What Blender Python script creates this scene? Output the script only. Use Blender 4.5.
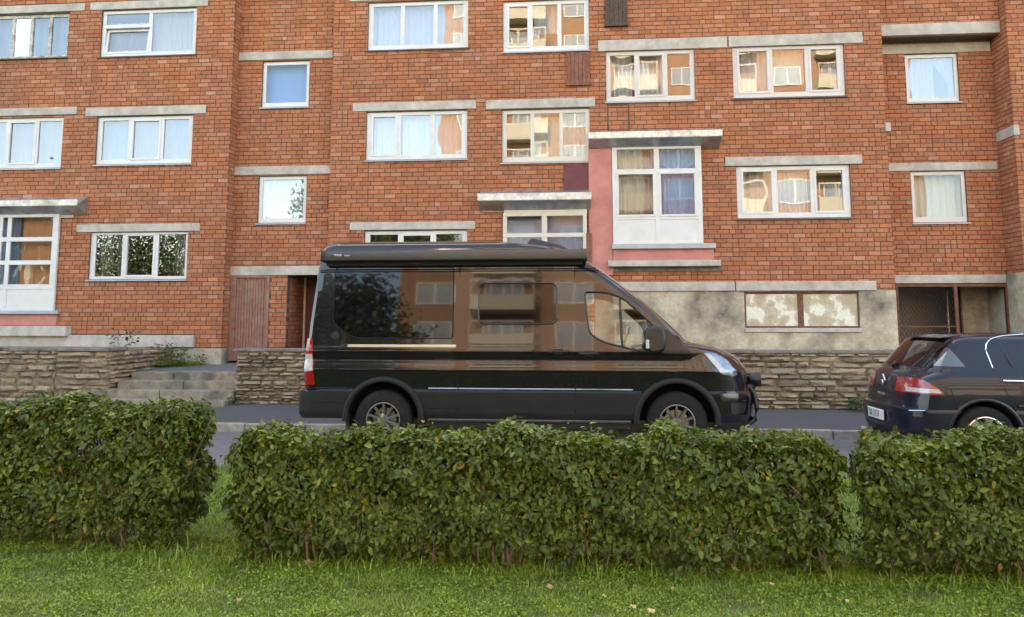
import bpy, bmesh, math, random
import numpy as np
from mathutils import Vector, Matrix
for o in list(bpy.data.objects): bpy.data.objects.remove(o)
random.seed(7); RNG = np.random.default_rng(7)
SC = bpy.context.scene; COL = SC.collection
R = math.radians

# ------------------------------------------------------------------ camera
CAM_H = 1.57; YAW = R(5.15); FPX = 790.0; CXP = 512.0; YPP = 233.0; YHZ = 322.0
PITCH = math.atan((YHZ - YPP) / FPX)
cam = bpy.data.cameras.new('camera'); camo = bpy.data.objects.new('camera', cam); COL.objects.link(camo)
camo.location = (0, 0, CAM_H); camo.rotation_euler = (math.pi/2 + PITCH, 0, YAW)
cam.sensor_width = 36; cam.lens = FPX/1024*36; cam.shift_y = -(308.5 - YPP)/1024
cam.clip_start = 0.05; cam.clip_end = 2000
SC.camera = camo
FW = Vector((-math.sin(YAW)*math.cos(PITCH), math.cos(YAW)*math.cos(PITCH), math.sin(PITCH)))
RT = Vector((math.cos(YAW), math.sin(YAW), 0)); UP = RT.cross(FW)
def ray(x, y): return FW + RT*((x-CXP)/FPX) - UP*((y-YPP)/FPX)
def PX(x, y, Y):                       # pixel -> point on the vertical plane at depth Y
    d = ray(x, y); t = Y/d.y; return d.x*t, CAM_H + d.z*t
def PZ(x, y, Z=0):                     # pixel -> point on the ground at height Z
    d = ray(x, y); t = (Z-CAM_H)/d.z; return d.x*t, d.y*t
def RECT(x0, y0, x1, y1, Y):           # pixel box -> X0,X1,Z0,Z1 on plane Y
    ym = (y0+y1)/2; xm = (x0+x1)/2
    return PX(x0, ym, Y)[0], PX(x1, ym, Y)[0], PX(xm, y1, Y)[1], PX(xm, y0, Y)[1]

# ------------------------------------------------------------------ light
SUN_EL = R(36); SUN_AZ = R(-14)        # the sun stands behind the brick block; the street lies in its shade
w = bpy.data.worlds.new('World'); SC.world = w; w.use_nodes = True
nt = w.node_tree; bg = nt.nodes['Background']
sky = nt.nodes.new('ShaderNodeTexSky'); sky.sky_type = 'NISHITA'; sky.sun_disc = False
sky.sun_elevation = SUN_EL; sky.sun_rotation = SUN_AZ; sky.air_density = 1.0; sky.dust_density = 2.0; sky.ozone_density = 1.0
nt.links.new(sky.outputs[0], bg.inputs[0]); bg.inputs[1].default_value = 0.15
sl = bpy.data.lights.new('sun', 'SUN'); sl.energy = 2.0; sl.angle = R(0.55); sl.color = (1, .93, .82)
so = bpy.data.objects.new('sun', sl); COL.objects.link(so)
so.rotation_euler = Vector((math.sin(SUN_AZ)*math.cos(SUN_EL), math.cos(SUN_AZ)*math.cos(SUN_EL), math.sin(SUN_EL))).to_track_quat('Z', 'Y').to_euler()
SC.view_settings.view_transform = 'Standard'; SC.view_settings.look = 'None'
SC.view_settings.gamma = 1; SC.view_settings.use_curve_mapping = False
SC.view_settings.exposure = 3.05
SC.view_settings.use_white_balance = True; SC.view_settings.white_balance_temperature = 8300; SC.view_settings.white_balance_tint = 8

# ------------------------------------------------------------------ materials
MATS = {}
def nodes(name):
    m = bpy.data.materials.new(name); m.use_nodes = True; MATS[name] = m
    t = m.node_tree; return m, t, t.nodes['Principled BSDF']
def N(t, kind, **kw):
    n = t.nodes.new(kind)
    for k, v in kw.items():
        if k[0] == '_': setattr(n, k[1:], v)
        else: n.inputs[k].default_value = v
    return n
def ramp(t, fac, stops):
    r = t.nodes.new('ShaderNodeValToRGB'); e = r.color_ramp.elements
    while len(e) < len(stops): e.new(0.5)
    for i, (p, c) in enumerate(stops): e[i].position = p; e[i].color = (*c, 1)
    t.links.new(fac, r.inputs[0]); return r.outputs[0]
def coords(t, kind='Object'): return t.nodes.new('ShaderNodeTexCoord').outputs[kind]
def world_pos(t): return t.nodes.new('ShaderNodeNewGeometry').outputs['Position']
def noise(t, co, scale, detail=4, rough=.6):
    n = N(t, 'ShaderNodeTexNoise', Scale=scale, Detail=detail, Roughness=rough); t.links.new(co, n.inputs['Vector']); return n.outputs['Fac']
def mixc(t, fac, a, b, mode='MIX'):
    n = t.nodes.new('ShaderNodeMix'); n.data_type = 'RGBA'; n.blend_type = mode
    for i, v in ((0, fac), (6, a), (7, b)):
        if hasattr(v, 'is_linked'): t.links.new(v, n.inputs[i])
        elif i == 0: n.inputs[0].default_value = v
        else: n.inputs[i].default_value = (*v, 1)
    return n.outputs[2]
def math_(t, op, a, b=0):
    n = t.nodes.new('ShaderNodeMath'); n.operation = op
    for i, v in ((0, a), (1, b)):
        if hasattr(v, 'is_linked'): t.links.new(v, n.inputs[i])
        else: n.inputs[i].default_value = v
    return n.outputs[0]
def bump(t, p, h, strength=.4, dist=.01):
    b = N(t, 'ShaderNodeBump', Strength=strength, Distance=dist); t.links.new(h, b.inputs['Height']); t.links.new(b.outputs[0], p.inputs['Normal'])
def plain(name, col, rough=.6, metal=0, var=.25, scale=6, bmp=.15, coat=0, spec=.5, dirt=None):
    m, t, p = nodes(name)
    co = coords(t)
    n = noise(t, co, scale, 6)
    dark = tuple(c*(1-var) for c in col); lite = tuple(min(1, c*(1+var)) for c in col)
    c = ramp(t, n, [(.3, dark), (.7, lite)])
    if dirt:
        n2 = noise(t, co, scale*.35, 5, .7)
        f = ramp(t, n2, [(.48, (0, 0, 0)), (.68, (1, 1, 1))]); c = mixc(t, f, c, dirt)
    t.links.new(c, p.inputs['Base Color'])
    p.inputs['Roughness'].default_value = rough; p.inputs['Metallic'].default_value = metal
    p.inputs['Coat Weight'].default_value = coat; p.inputs['Coat Roughness'].default_value = .03
    p.inputs['Specular IOR Level'].default_value = spec
    if bmp: bump(t, p, noise(t, co, scale*8, 5), bmp, .01)
    return m
def rnd_attr(t):
    a = t.nodes.new('ShaderNodeAttribute'); a.attribute_name = 'rnd'; return a.outputs['Fac']

def make_brick_mat():
    m, t, p = nodes('brick')
    r = rnd_attr(t); po = world_pos(t)
    c = ramp(t, r, [(0, (.37, .128, .062)), (.2, (.415, .15, .072)), (.5, (.445, .166, .081)), (.85, (.47, .184, .094)), (.97, (.51, .222, .13)), (1, (.55, .27, .18))])
    f = ramp(t, noise(t, po, 42, 5, .7), [(.3, (.72, .70, .68)), (.7, (1.12, 1.12, 1.12))])
    c = mixc(t, 1.0, c, f, 'MULTIPLY')
    st = ramp(t, noise(t, po, .55, 6, .65), [(.38, (0, 0, 0)), (.72, (1, 1, 1))])
    c = mixc(t, math_(t, 'MULTIPLY', st, .35), c, (.24, .10, .07))
    li = ramp(t, noise(t, po, 1.3, 5, .75), [(.6, (0, 0, 0)), (.75, (1, 1, 1))])
    c = mixc(t, math_(t, 'MULTIPLY', li, .22), c, (.5, .33, .26))
    mp = t.nodes.new('ShaderNodeMapping'); mp.inputs['Scale'].default_value = (2.2, 2.2, .22); t.links.new(po, mp.inputs[0])
    sk = ramp(t, noise(t, mp.outputs[0], 1.6, 5, .65), [(.5, (0, 0, 0)), (.78, (1, 1, 1))]); c = mixc(t, math_(t, 'MULTIPLY', sk, .42), c, (.20, .085, .055))
    t.links.new(c, p.inputs['Base Color']); p.inputs['Roughness'].default_value = .9; p.inputs['Specular IOR Level'].default_value = .2
    bump(t, p, noise(t, po, 90, 4), .5, .006)
make_brick_mat()
def make_brick_tex(name, mortar=(.25, .21, .18), c1=(.36, .11, .055), c2=(.44, .15, .08)):
    m, t, p = nodes(name)
    mp = t.nodes.new('ShaderNodeMapping'); mp.inputs['Rotation'].default_value = (R(90), 0, 0)
    t.links.new(world_pos(t), mp.inputs[0])
    b = t.nodes.new('ShaderNodeTexBrick'); b.inputs['Scale'].default_value = 1
    b.inputs['Brick Width'].default_value = .26; b.inputs['Row Height'].default_value = .1; b.inputs['Mortar Size'].default_value = .007
    b.inputs['Color1'].default_value = (*c1, 1); b.inputs['Color2'].default_value = (*c2, 1); b.inputs['Mortar'].default_value = (*mortar, 1)
    t.links.new(mp.outputs[0], b.inputs['Vector']); t.links.new(b.outputs[0], p.inputs['Base Color']); p.inputs['Roughness'].default_value = .9
make_brick_tex('brick_far')
make_brick_tex('brick_opposite', c1=(.30, .15, .08), c2=(.37, .20, .105))
plain('mortar', (.095, .068, .052), .95, var=.4, scale=3, bmp=.5)
plain('concrete', (.44, .395, .345), .9, var=.2, scale=5, bmp=.6, dirt=(.33, .29, .245))
plain('slab_dark', (.20, .17, .14), .9, var=.35, scale=7, bmp=.6, dirt=(.09, .085, .07))
plain('step_stone', (.25, .205, .15), .9, var=.4, scale=5, bmp=.6, dirt=(.10, .095, .07))
plain('upvc', (.61, .60, .585), .4, var=.05, scale=3, bmp=0, dirt=(.54, .525, .50))
plain('upvc_cream', (.58, .53, .455), .45, var=.06, scale=3, bmp=.05)
plain('upvc_pink', (.57, .52, .50), .4, var=.04, scale=3, bmp=0)
plain('old_wood', (.46, .43, .38), .85, var=.35, scale=14, bmp=.4, dirt=(.16, .135, .11))
plain('wood_dark', (.075, .05, .035), .85, var=.5, scale=16, bmp=.6)
plain('wood_brown', (.20, .075, .045), .8, var=.35, scale=12, bmp=.5)
plain('maroon', (.115, .022, .026), .55, var=.15, scale=5, bmp=.1)
plain('pink_render', (.50, .195, .165), .92, var=.14, scale=4, bmp=.6, dirt=(.41, .155, .13))
plain('sheet_metal', (.40, .42, .44), .42, .8, var=.3, scale=5, bmp=.2, dirt=(.25, .24, .22))
plain('sheet_white', (.70, .64, .55), .6, var=.2, scale=8, bmp=.3, dirt=(.38, .33, .27))
plain('sill_metal', (.33, .35, .38), .45, .3, var=.12, scale=4, bmp=.05)
plain('sill_dark', (.09, .08, .08), .6, var=.2, scale=4, bmp=.1)
plain('rust', (.15, .052, .034), .75, var=.4, scale=14, bmp=.4)
plain('wire', (.06, .045, .04), .6, .6, var=.3, scale=10, bmp=0)
plain('door_wood', (.25, .115, .078), .72, var=.22, scale=9, bmp=.35, dirt=(.29, .17, .13))
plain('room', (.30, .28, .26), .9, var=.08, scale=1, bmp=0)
plain('unlit_inside', (.05, .042, .036), .95, var=.4, scale=2, bmp=.2)  # dark colour stands for the shade inside rooms, passage and entrance
plain('chrome', (.75, .75, .74), .12, 1, var=.02, bmp=0)
plain('asphalt', (.072, .069, .067), .85, var=.25, scale=30, bmp=.6, dirt=(.085, .083, .08))
plain('asphalt_old', (.14, .134, .126), .88, var=.25, scale=24, bmp=.6, dirt=(.09, .088, .086))
plain('kerb_stone', (.32, .29, .255), .9, var=.25, scale=9, bmp=.5, dirt=(.20, .18, .155))
plain('soil', (.085, .105, .016), .95, var=.5, scale=9, bmp=.6, dirt=(.085, .07, .03))
plain('stone_mortar', (.20, .155, .105), .95, var=.4, scale=6, bmp=.7)
plain('earth', (.10, .085, .055), .95, var=.5, scale=4, bmp=.6)
plain('bark', (.085, .06, .042), .9, var=.4, scale=20, bmp=.6)
plain('twig', (.15, .10, .06), .9, var=.4, scale=20, bmp=.3)

def make_plaster():
    m, t, p = nodes('plaster')
    po = world_pos(t)
    c = ramp(t, noise(t, po, 1.1, 7, .62), [(.36, (.13, .115, .09)), (.45, (.27, .235, .18)), (.54, (.40, .345, .25)), (.66, (.58, .50, .365))])
    f = ramp(t, noise(t, po, 14, 6, .7), [(.3, (.78, .78, .78)), (.7, (1.1, 1.1, 1.1))])
    c = mixc(t, 1, c, f, 'MULTIPLY'); t.links.new(c, p.inputs['Base Color']); p.inputs['Roughness'].default_value = .95
    bump(t, p, noise(t, po, 25, 6), .5, .02)
make_plaster()
def make_stone():
    m, t, p = nodes('stone')
    info = t.nodes.new('ShaderNodeObjectInfo'); po = world_pos(t)
    c = ramp(t, info.outputs['Random'], [(0, (.22, .165, .11)), (.3, (.33, .25, .16)), (.6, (.42, .315, .195)), (.85, (.49, .375, .235)), (1, (.34, .285, .22))])
    f = ramp(t, noise(t, po, 16, 7, .72), [(.28, (.42, .40, .38)), (.5, (.95, .95, .95)), (.75, (1.25, 1.22, 1.18))])
    c = mixc(t, 1, c, f, 'MULTIPLY')
    st = ramp(t, noise(t, po, .9, 5, .6), [(.45, (0, 0, 0)), (.7, (1, 1, 1))])
    c = mixc(t, math_(t, 'MULTIPLY', st, .45), c, (.19, .16, .12))
    t.links.new(c, p.inputs['Base Color']); p.inputs['Roughness'].default_value = .95
    bump(t, p, noise(t, po, 38, 7, .7), .9, .03)
make_stone()
def make_glass(name, refl, tint=(.82, .86, .88), rough=0.0):
    m, t, p = nodes(name)
    t.nodes.remove(p); out = t.nodes['Material Output']
    tr = t.nodes.new('ShaderNodeBsdfTransparent'); tr.inputs[0].default_value = (*tint, 1)
    gl = t.nodes.new('ShaderNodeBsdfGlossy'); gl.inputs['Roughness'].default_value = rough; gl.inputs[0].default_value = (.97, .98, 1, 1)
    fr = N(t, 'ShaderNodeFresnel', IOR=1.5)
    f = math_(t, 'ADD', math_(t, 'MULTIPLY', fr.outputs[0], .9), refl)
    mx = t.nodes.new('ShaderNodeMixShader'); t.links.new(f, mx.inputs[0]); t.links.new(tr.outputs[0], mx.inputs[1]); t.links.new(gl.outputs[0], mx.inputs[2])
    t.links.new(mx.outputs[0], out.inputs[0])
make_glass('glass', .13)
make_glass('glass_old', .10, (.78, .82, .82))
make_glass('glass_clear', .02, (.9, .92, .92))
make_glass('car_glass', .035, (.72, .76, .75))
def make_paint(name, col, rough=.22, flake=0, cw_=1):
    m, t, p = nodes(name)
    co = coords(t)
    p.inputs['Base Color'].default_value = (*col, 1); p.inputs['Roughness'].default_value = rough
    p.inputs['Coat Weight'].default_value = cw_; p.inputs['Coat Roughness'].default_value = .012; p.inputs['Coat IOR'].default_value = 1.5; p.inputs['Specular IOR Level'].default_value = .15
    p.inputs['Metallic'].default_value = flake
    d = ramp(t, noise(t, co, 7, 5, .7), [(.35, (.015, .015, .015)), (.75, (.05, .05, .05))])
    t.links.new(d, p.inputs['Coat Roughness'])
    b = N(t, 'ShaderNodeBump', Strength=.04, Distance=.02); t.links.new(noise(t, co, 2.2, 2), b.inputs['Height']); t.links.new(b.outputs[0], p.inputs['Coat Normal'])
def make_oldpane():
    m, t, p = nodes('old_pane')
    po = world_pos(t); c = ramp(t, noise(t, po, 3.2, 4, .5), [(.46, (.46, .38, .26)), (.56, (.56, .48, .35)), (.60, (.76, .72, .60))])
    f = ramp(t, noise(t, po, 20, 6, .7), [(.3, (.75, .75, .75)), (.7, (1.05, 1.05, 1.05))]); t.links.new(mixc(t, 1, c, f, 'MULTIPLY'), p.inputs['Base Color']); p.inputs['Roughness'].default_value = .8
make_oldpane()
make_paint('paint_black', (.006, .006, .008))
make_paint('paint_navy', (.005, .008, .017), .5, 0, .6)
plain('car_window', (.055, .065, .075), .02, var=0, bmp=0, spec=1.0)
plain('cladding', (.009, .009, .009), .55, var=.2, scale=9, bmp=.25, dirt=(.014, .013, .012), spec=.3)
plain('black_plastic', (.009, .009, .0095), .42, var=.2, scale=9, bmp=.05)
plain('awning_grey', (.055, .054, .053), .35, .3, var=.05, scale=3, bmp=0)
plain('rubber', (.012, .0115, .011), .85, var=.25, scale=20, bmp=.3, dirt=(.026, .023, .02), spec=.25)
plain('alloy_dark', (.17, .16, .15), .5, .8, var=.1, scale=5, bmp=0)
plain('alloy', (.50, .49, .47), .3, .9, var=.1, scale=5, bmp=0, dirt=(.25, .23, .2))
plain('black_glass', (.003, .003, .004), .03, var=.0, bmp=0, coat=0, spec=.4)
plain('rear_glass', (.006, .007, .008), .04, var=0, bmp=0, spec=.2)
plain('void', (.004, .004, .004), .9, var=.2, bmp=0)
plain('red_lens', (.26, .004, .007), .12, var=.1, scale=30, bmp=.1, coat=1)
plain('white_lens', (.40, .385, .37), .12, var=.15, scale=40, bmp=.1, coat=1)
plain('lamp_glass', (.16, .20, .25), .08, .4, var=.4, scale=20, bmp=.1, coat=1)
plain('tower_pane', (.26, .30, .34), .15, var=.2, scale=.6, bmp=0)
plain('plate_white', (.68, .68, .64), .4, var=.05, bmp=0)
plain('ink', (.02, .02, .022), .5, var=0, bmp=0)
plain('white_print', (.85, .85, .83), .4, var=0, bmp=0)
plain('rail_metal', (.62, .56, .46), .3, .75, var=.08, scale=3, bmp=0)
plain('seat_cloth', (.22, .21, .19), .9, var=.2, scale=12, bmp=.3)
plain('seat_light', (.50, .48, .42), .9, var=.25, scale=14, bmp=.3)
plain('steel', (.40, .39, .37), .3, 1, var=.1, scale=6, bmp=0)

def make_leaf(name, stops, trans=.28, rough=.42, spec=.5):
    m, t, p = nodes(name)
    r = rnd_attr(t)
    c = ramp(t, r, stops)
    f = ramp(t, noise(t, world_pos(t), 3.5, 4), [(.3, (.72, .74, .7)), (.7, (1.18, 1.15, 1.1))]); c = mixc(t, 1, c, f, 'MULTIPLY')
    t.links.new(c, p.inputs['Base Color']); p.inputs['Roughness'].default_value = rough; p.inputs['Specular IOR Level'].default_value = spec
    tl = t.nodes.new('ShaderNodeBsdfTranslucent'); t.links.new(mixc(t, 1, c, (1.0, 1.15, .55), 'MULTIPLY'), tl.inputs[0])
    mx = t.nodes.new('ShaderNodeMixShader'); mx.inputs[0].default_value = trans
    t.links.new(p.outputs[0], mx.inputs[1]); t.links.new(tl.outputs[0], mx.inputs[2]); t.links.new(mx.outputs[0], t.nodes['Material Output'].inputs[0])
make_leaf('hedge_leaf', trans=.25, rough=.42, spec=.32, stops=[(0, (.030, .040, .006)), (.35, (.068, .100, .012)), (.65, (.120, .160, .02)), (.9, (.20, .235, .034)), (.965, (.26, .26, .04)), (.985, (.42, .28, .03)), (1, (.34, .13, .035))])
make_leaf('grass_blade', [(0, (.09, .145, .010)), (.4, (.165, .245, .017)), (.75, (.245, .335, .026)), (.93, (.31, .38, .048)), (1, (.40, .34, .12))], .3, .5)
make_leaf('weed_leaf', [(0, (.03, .06, .015)), (.6, (.06, .11, .025)), (1, (.11, .16, .04))])
make_leaf('tree_leaf', [(0, (.03, .05, .015)), (.6, (.06, .09, .022)), (1, (.10, .12, .03))])
make_leaf('dead_leaf', [(0, (.30, .13, .05)), (.5, (.42, .24, .09)), (1, (.50, .36, .13))], .15)
def make_cloth(name, col, trans=.45):
    m, t, p = nodes(name)
    p.inputs['Base Color'].default_value = (*col, 1); p.inputs['Roughness'].default_value = .9
    tl = t.nodes.new('ShaderNodeBsdfTranslucent'); tl.inputs[0].default_value = (*col, 1)
    mx = t.nodes.new('ShaderNodeMixShader'); mx.inputs[0].default_value = trans
    t.links.new(p.outputs[0], mx.inputs[1]); t.links.new(tl.outputs[0], mx.inputs[2]); t.links.new(mx.outputs[0], t.nodes['Material Output'].inputs[0])
make_cloth('net_white', (.72, .72, .72)); make_cloth('net_blue_sky', (.40, .56, .86)); make_cloth('drape_grey', (.26, .24, .24), .1)  # blue net made bluer than its cloth to carry reflected sky
make_cloth('drape_pink', (.60, .42, .44), .3); make_cloth('drape_blue_sky', (.30, .55, 1.0), .3); make_cloth('sky_reflection_blue', (.16, .33, .66), .2); make_cloth('drape_salmon', (.82, .40, .22), .25); make_cloth('net_lilac', (.47, .47, .80)); make_cloth('blind_cream', (.66, .62, .52), .3)  # blues and lilac deepened to carry the sky mirrored in the panes

# ------------------------------------------------------------------ helpers
def origin(o):
    v = Vector((0, 0, 0))
    while o is not None: v = v + o.location; o = o.parent
    return v
class MB:
    def __init__(s): s.v = []; s.f = []; s.m = []; s.a = []
    def poly(s, pts, mi=0, r=0.0):
        b = len(s.v); s.v += [tuple(p) for p in pts]; s.f.append(tuple(range(b, b+len(pts)))); s.m.append(mi); s.a.append(r)
    def faces(s, pts, fs, mi=0, r=0.0):
        b = len(s.v); s.v += [tuple(p) for p in pts]
        for f in fs: s.f.append(tuple(b+i for i in f)); s.m.append(mi); s.a.append(r)
    def box(s, x0, x1, y0, y1, z0, z1, mi=0, r=0.0, back=True):
        p = [(x0,y0,z0),(x1,y0,z0),(x1,y1,z0),(x0,y1,z0),(x0,y0,z1),(x1,y0,z1),(x1,y1,z1),(x0,y1,z1)]
        f = [(0,1,5,4),(1,2,6,5),(3,0,4,7),(4,5,6,7),(3,2,1,0)]
        if back: f.append((2,3,7,6))
        s.faces(p, f, mi, r)
    def hexa(s, p, mi=0): s.faces(p, [(0,1,5,4),(1,2,6,5),(2,3,7,6),(3,0,4,7),(4,5,6,7),(3,2,1,0)], mi)
    def tube(s, pts, rad, n=6, mi=0, cap=True, r=0.0):
        pts = [Vector(p) for p in pts]; rad = rad if isinstance(rad, (list, tuple)) else [rad]*len(pts); b = len(s.v)
        for i, p in enumerate(pts):
            d = (pts[min(i+1, len(pts)-1)] - pts[max(i-1, 0)]).normalized()
            u = d.cross(Vector((0, 0, 1)) if abs(d.z) < .9 else Vector((1, 0, 0))).normalized(); q = d.cross(u)
            for k in range(n):
                a = 2*math.pi*k/n; s.v.append(tuple(p + (u*math.cos(a) + q*math.sin(a))*rad[i]))
        for i in range(len(pts)-1):
            for k in range(n):
                k2 = (k+1) % n; s.f.append((b+i*n+k, b+i*n+k2, b+(i+1)*n+k2, b+(i+1)*n+k)); s.m.append(mi); s.a.append(r)
        if cap:
            s.f.append(tuple(b+k for k in range(n))[::-1]); s.m.append(mi); s.a.append(r)
            e = b+(len(pts)-1)*n; s.f.append(tuple(e+k for k in range(n))); s.m.append(mi); s.a.append(r)
    def lathe_y(s, prof, c=(0, 0, 0), n=40, mi=0, closed=False):   # prof: (radius, y), axis along y
        b = len(s.v); L = len(prof)
        for k in range(n):
            a = 2*math.pi*k/n
            for (rr, y) in prof: s.v.append((c[0]+rr*math.cos(a), c[1]+y, c[2]+rr*math.sin(a)))
        for k in range(n):
            k2 = (k+1) % n
            for i in range(L if closed else L-1):
                j = (i+1) % L; s.f.append((b+k*L+i, b+k*L+j, b+k2*L+j, b+k2*L+i)); s.m.append(mi); s.a.append(0)
    def prism(s, pts, y0, y1, mi=0):                                # polygon in xz, extruded along y
        n = len(pts); b = len(s.v)
        s.v += [(x, y0, z) for x, z in pts] + [(x, y1, z) for x, z in pts]
        s.f += [tuple(b+i for i in range(n)), tuple(b+n+i for i in range(n))[::-1]]; s.m += [mi]*2; s.a += [0]*2
        for i in range(n):
            j = (i+1) % n; s.f.append((b+i, b+n+i, b+n+j, b+j)); s.m.append(mi); s.a.append(0)
    def mesh(s, name, mats, off=Vector((0, 0, 0)), smooth=False, fix=False):
        me = bpy.data.meshes.new(name)
        me.from_pydata([(x-off.x, y-off.y, z-off.z) for x, y, z in s.v], [], s.f)
        for m in (mats if isinstance(mats, (list, tuple)) else [mats]): me.materials.append(MATS[m])
        me.polygons.foreach_set('material_index', s.m)
        at = me.attributes.new('rnd', 'FLOAT', 'FACE'); at.data.foreach_set('value', s.a)
        if fix:
            bm = bmesh.new(); bm.from_mesh(me); bmesh.ops.remove_doubles(bm, verts=bm.verts, dist=1e-5); bmesh.ops.recalc_face_normals(bm, faces=bm.faces); bm.to_mesh(me); bm.free()
        if smooth: me.polygons.foreach_set('use_smooth', [True]*len(me.polygons)); me.set_sharp_from_angle(angle=R(smooth if smooth is not True else 35))
        me.update(); return me
    def build(s, name, mats, parent=None, smooth=False, local=False, bevel=0, fix=False):
        off = Vector((0, 0, 0)) if (local or parent is None) else origin(parent)
        return link(name, s.mesh(name, mats, off, smooth, fix), parent, bevel)
def link(name, me, parent=None, bevel=0):
    o = bpy.data.objects.new(name, me); COL.objects.link(o); o.parent = parent
    if bevel:
        b = o.modifiers.new('bevel', 'BEVEL'); b.width = bevel; b.segments = 2; b.limit_method = 'ANGLE'; b.angle_limit = R(50)
    return o
def tag(o, label, cat, group=None):
    o['label'] = label; o['category'] = cat
    if group: o['group'] = group
    return o
def thing(name, label, cat, loc=(0, 0, 0), group=None):
    o = bpy.data.objects.new(name, None); o.empty_display_size = .2; COL.objects.link(o); o.location = loc
    return tag(o, label, cat, group)
def structure(o): o['kind'] = 'structure'; return o
def stuff(o): o['kind'] = 'stuff'; return o
def free_spans(x0, x1, blocks):
    out = [(x0, x1)]
    for a, b in blocks:
        nx = []
        for p, q in out:
            if b <= p or a >= q: nx.append((p, q)); continue
            if a > p: nx.append((p, a))
            if b < q: nx.append((b, q))
        out = nx
    return out
def rects_minus(x0, x1, z0, z1, holes):
    zs = sorted({z0, z1} | {min(max(z, z0), z1) for h in holes for z in h[2:4]}); out = []
    for a, b in zip(zs, zs[1:]):
        if b-a < 1e-5: continue
        for p, q in free_spans(x0, x1, [(h[0], h[1]) for h in holes if h[2] < b-1e-6 and h[3] > a+1e-6]):
            if q-p > 1e-5: out.append((p, q, a, b))
    return out
def text_mesh(name, s, size, mat, parent, loc, rot, extrude=.001, sx=1.0):
    cu = bpy.data.curves.new(name, 'FONT'); cu.body = s; cu.size = size; cu.extrude = extrude; cu.align_x = 'CENTER'; cu.align_y = 'CENTER'
    tmp = bpy.data.objects.new(name+'_tmp', cu); COL.objects.link(tmp)
    bpy.context.view_layer.update()
    me = bpy.data.meshes.new_from_object(tmp.evaluated_get(bpy.context.evaluated_depsgraph_get()))
    bpy.data.objects.remove(tmp); me.materials.clear(); me.materials.append(MATS[mat])
    o = link(name, me, parent); o.location = loc; o.rotation_euler = rot; o.scale = (sx, 1, 1); return o
def rounded(pts, r, n=5):
    out = []; L = len(pts)
    rr = r if isinstance(r, (list, tuple)) else [r]*L
    for i in range(L):
        p = Vector((*pts[i], 0)); a = Vector((*pts[i-1], 0)); b = Vector((*pts[(i+1) % L], 0))
        da = (a-p); db = (b-p); q = min(rr[i], da.length*.49, db.length*.49)
        if q < 1e-4: out.append(pts[i]); continue
        s0 = p+da.normalized()*q; s1 = p+db.normalized()*q
        for k in range(n+1):
            t = k/n; v = s0*(1-t)**2 + p*2*t*(1-t) + s1*t*t; out.append((v.x, v.y))
    return out
def boolean(o, cutter, op):
    md = o.modifiers.new('b', 'BOOLEAN'); md.object = cutter; md.operation = op; md.solver = 'EXACT'
    bpy.context.view_layer.update()
    me = bpy.data.meshes.new_from_object(o.evaluated_get(bpy.context.evaluated_depsgraph_get()))
    o.modifiers.clear(); old = o.data; o.data = me
    if old.users == 0: bpy.data.meshes.remove(old)
    bpy.data.objects.remove(cutter)
def smooth_obj(o, ang=30):
    me = o.data; me.polygons.foreach_set('use_smooth', [True]*len(me.polygons)); me.set_sharp_from_angle(angle=R(ang))

# ------------------------------------------------------------------ ground, road, kerb, pavement
F = 17.6; FA = 17.45; FB = 17.78; FD = 18.3; YS = 14.9; YK = 12.1; YR = 8.75
def sheet(name, mat, x0, x1, prof, nx=40, jit=0):
    mb = MB(); xs = [x0+(x1-x0)*i/nx for i in range(nx+1)]
    rows = [[(x, y+(random.uniform(-jit, jit) if j == 0 else 0), z) for x in xs] for j, (y, z) in enumerate(prof)]
    for j in range(len(prof)-1):
        for i in range(nx): mb.poly([rows[j][i], rows[j][i+1], rows[j+1][i+1], rows[j+1][i]])
    return structure(mb.build(name, mat, fix=True))
sheet('ground', 'earth', -400, 400, [(-400, -.35), (400, -.35)], 4)
sheet('lawn', 'soil', -45, 45, [(-60, -.02), (-10, -.01), (0, 0), (5, 0), (8.0, 0), (8.95, -.06)], 30)
sheet('road', 'asphalt_old', -60, 60, [(YR, -.035), (9.6, -.03), (10.4, -.035), (11.2, -.07), (12.12, -.125)], 200, .05)
sheet('pavement', 'asphalt', -60, 60, [(12.24, -.012), (YS+.3, .012)], 10)
kb = thing('kerb', 'worn pale concrete kerb along the far side of the road', 'kerb', (0, YK, -.12))
x = -15.0; k = 0
while x < 14:
    L = random.uniform(.96, 1.0); mb = MB(); dz = random.uniform(-.006, .006)
    mb.box(x, x+L-.012, YK, YK+.14, -.3, .0+dz); mb.build('kerb_stone', 'kerb_stone', kb, bevel=.012); x += L

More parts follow.
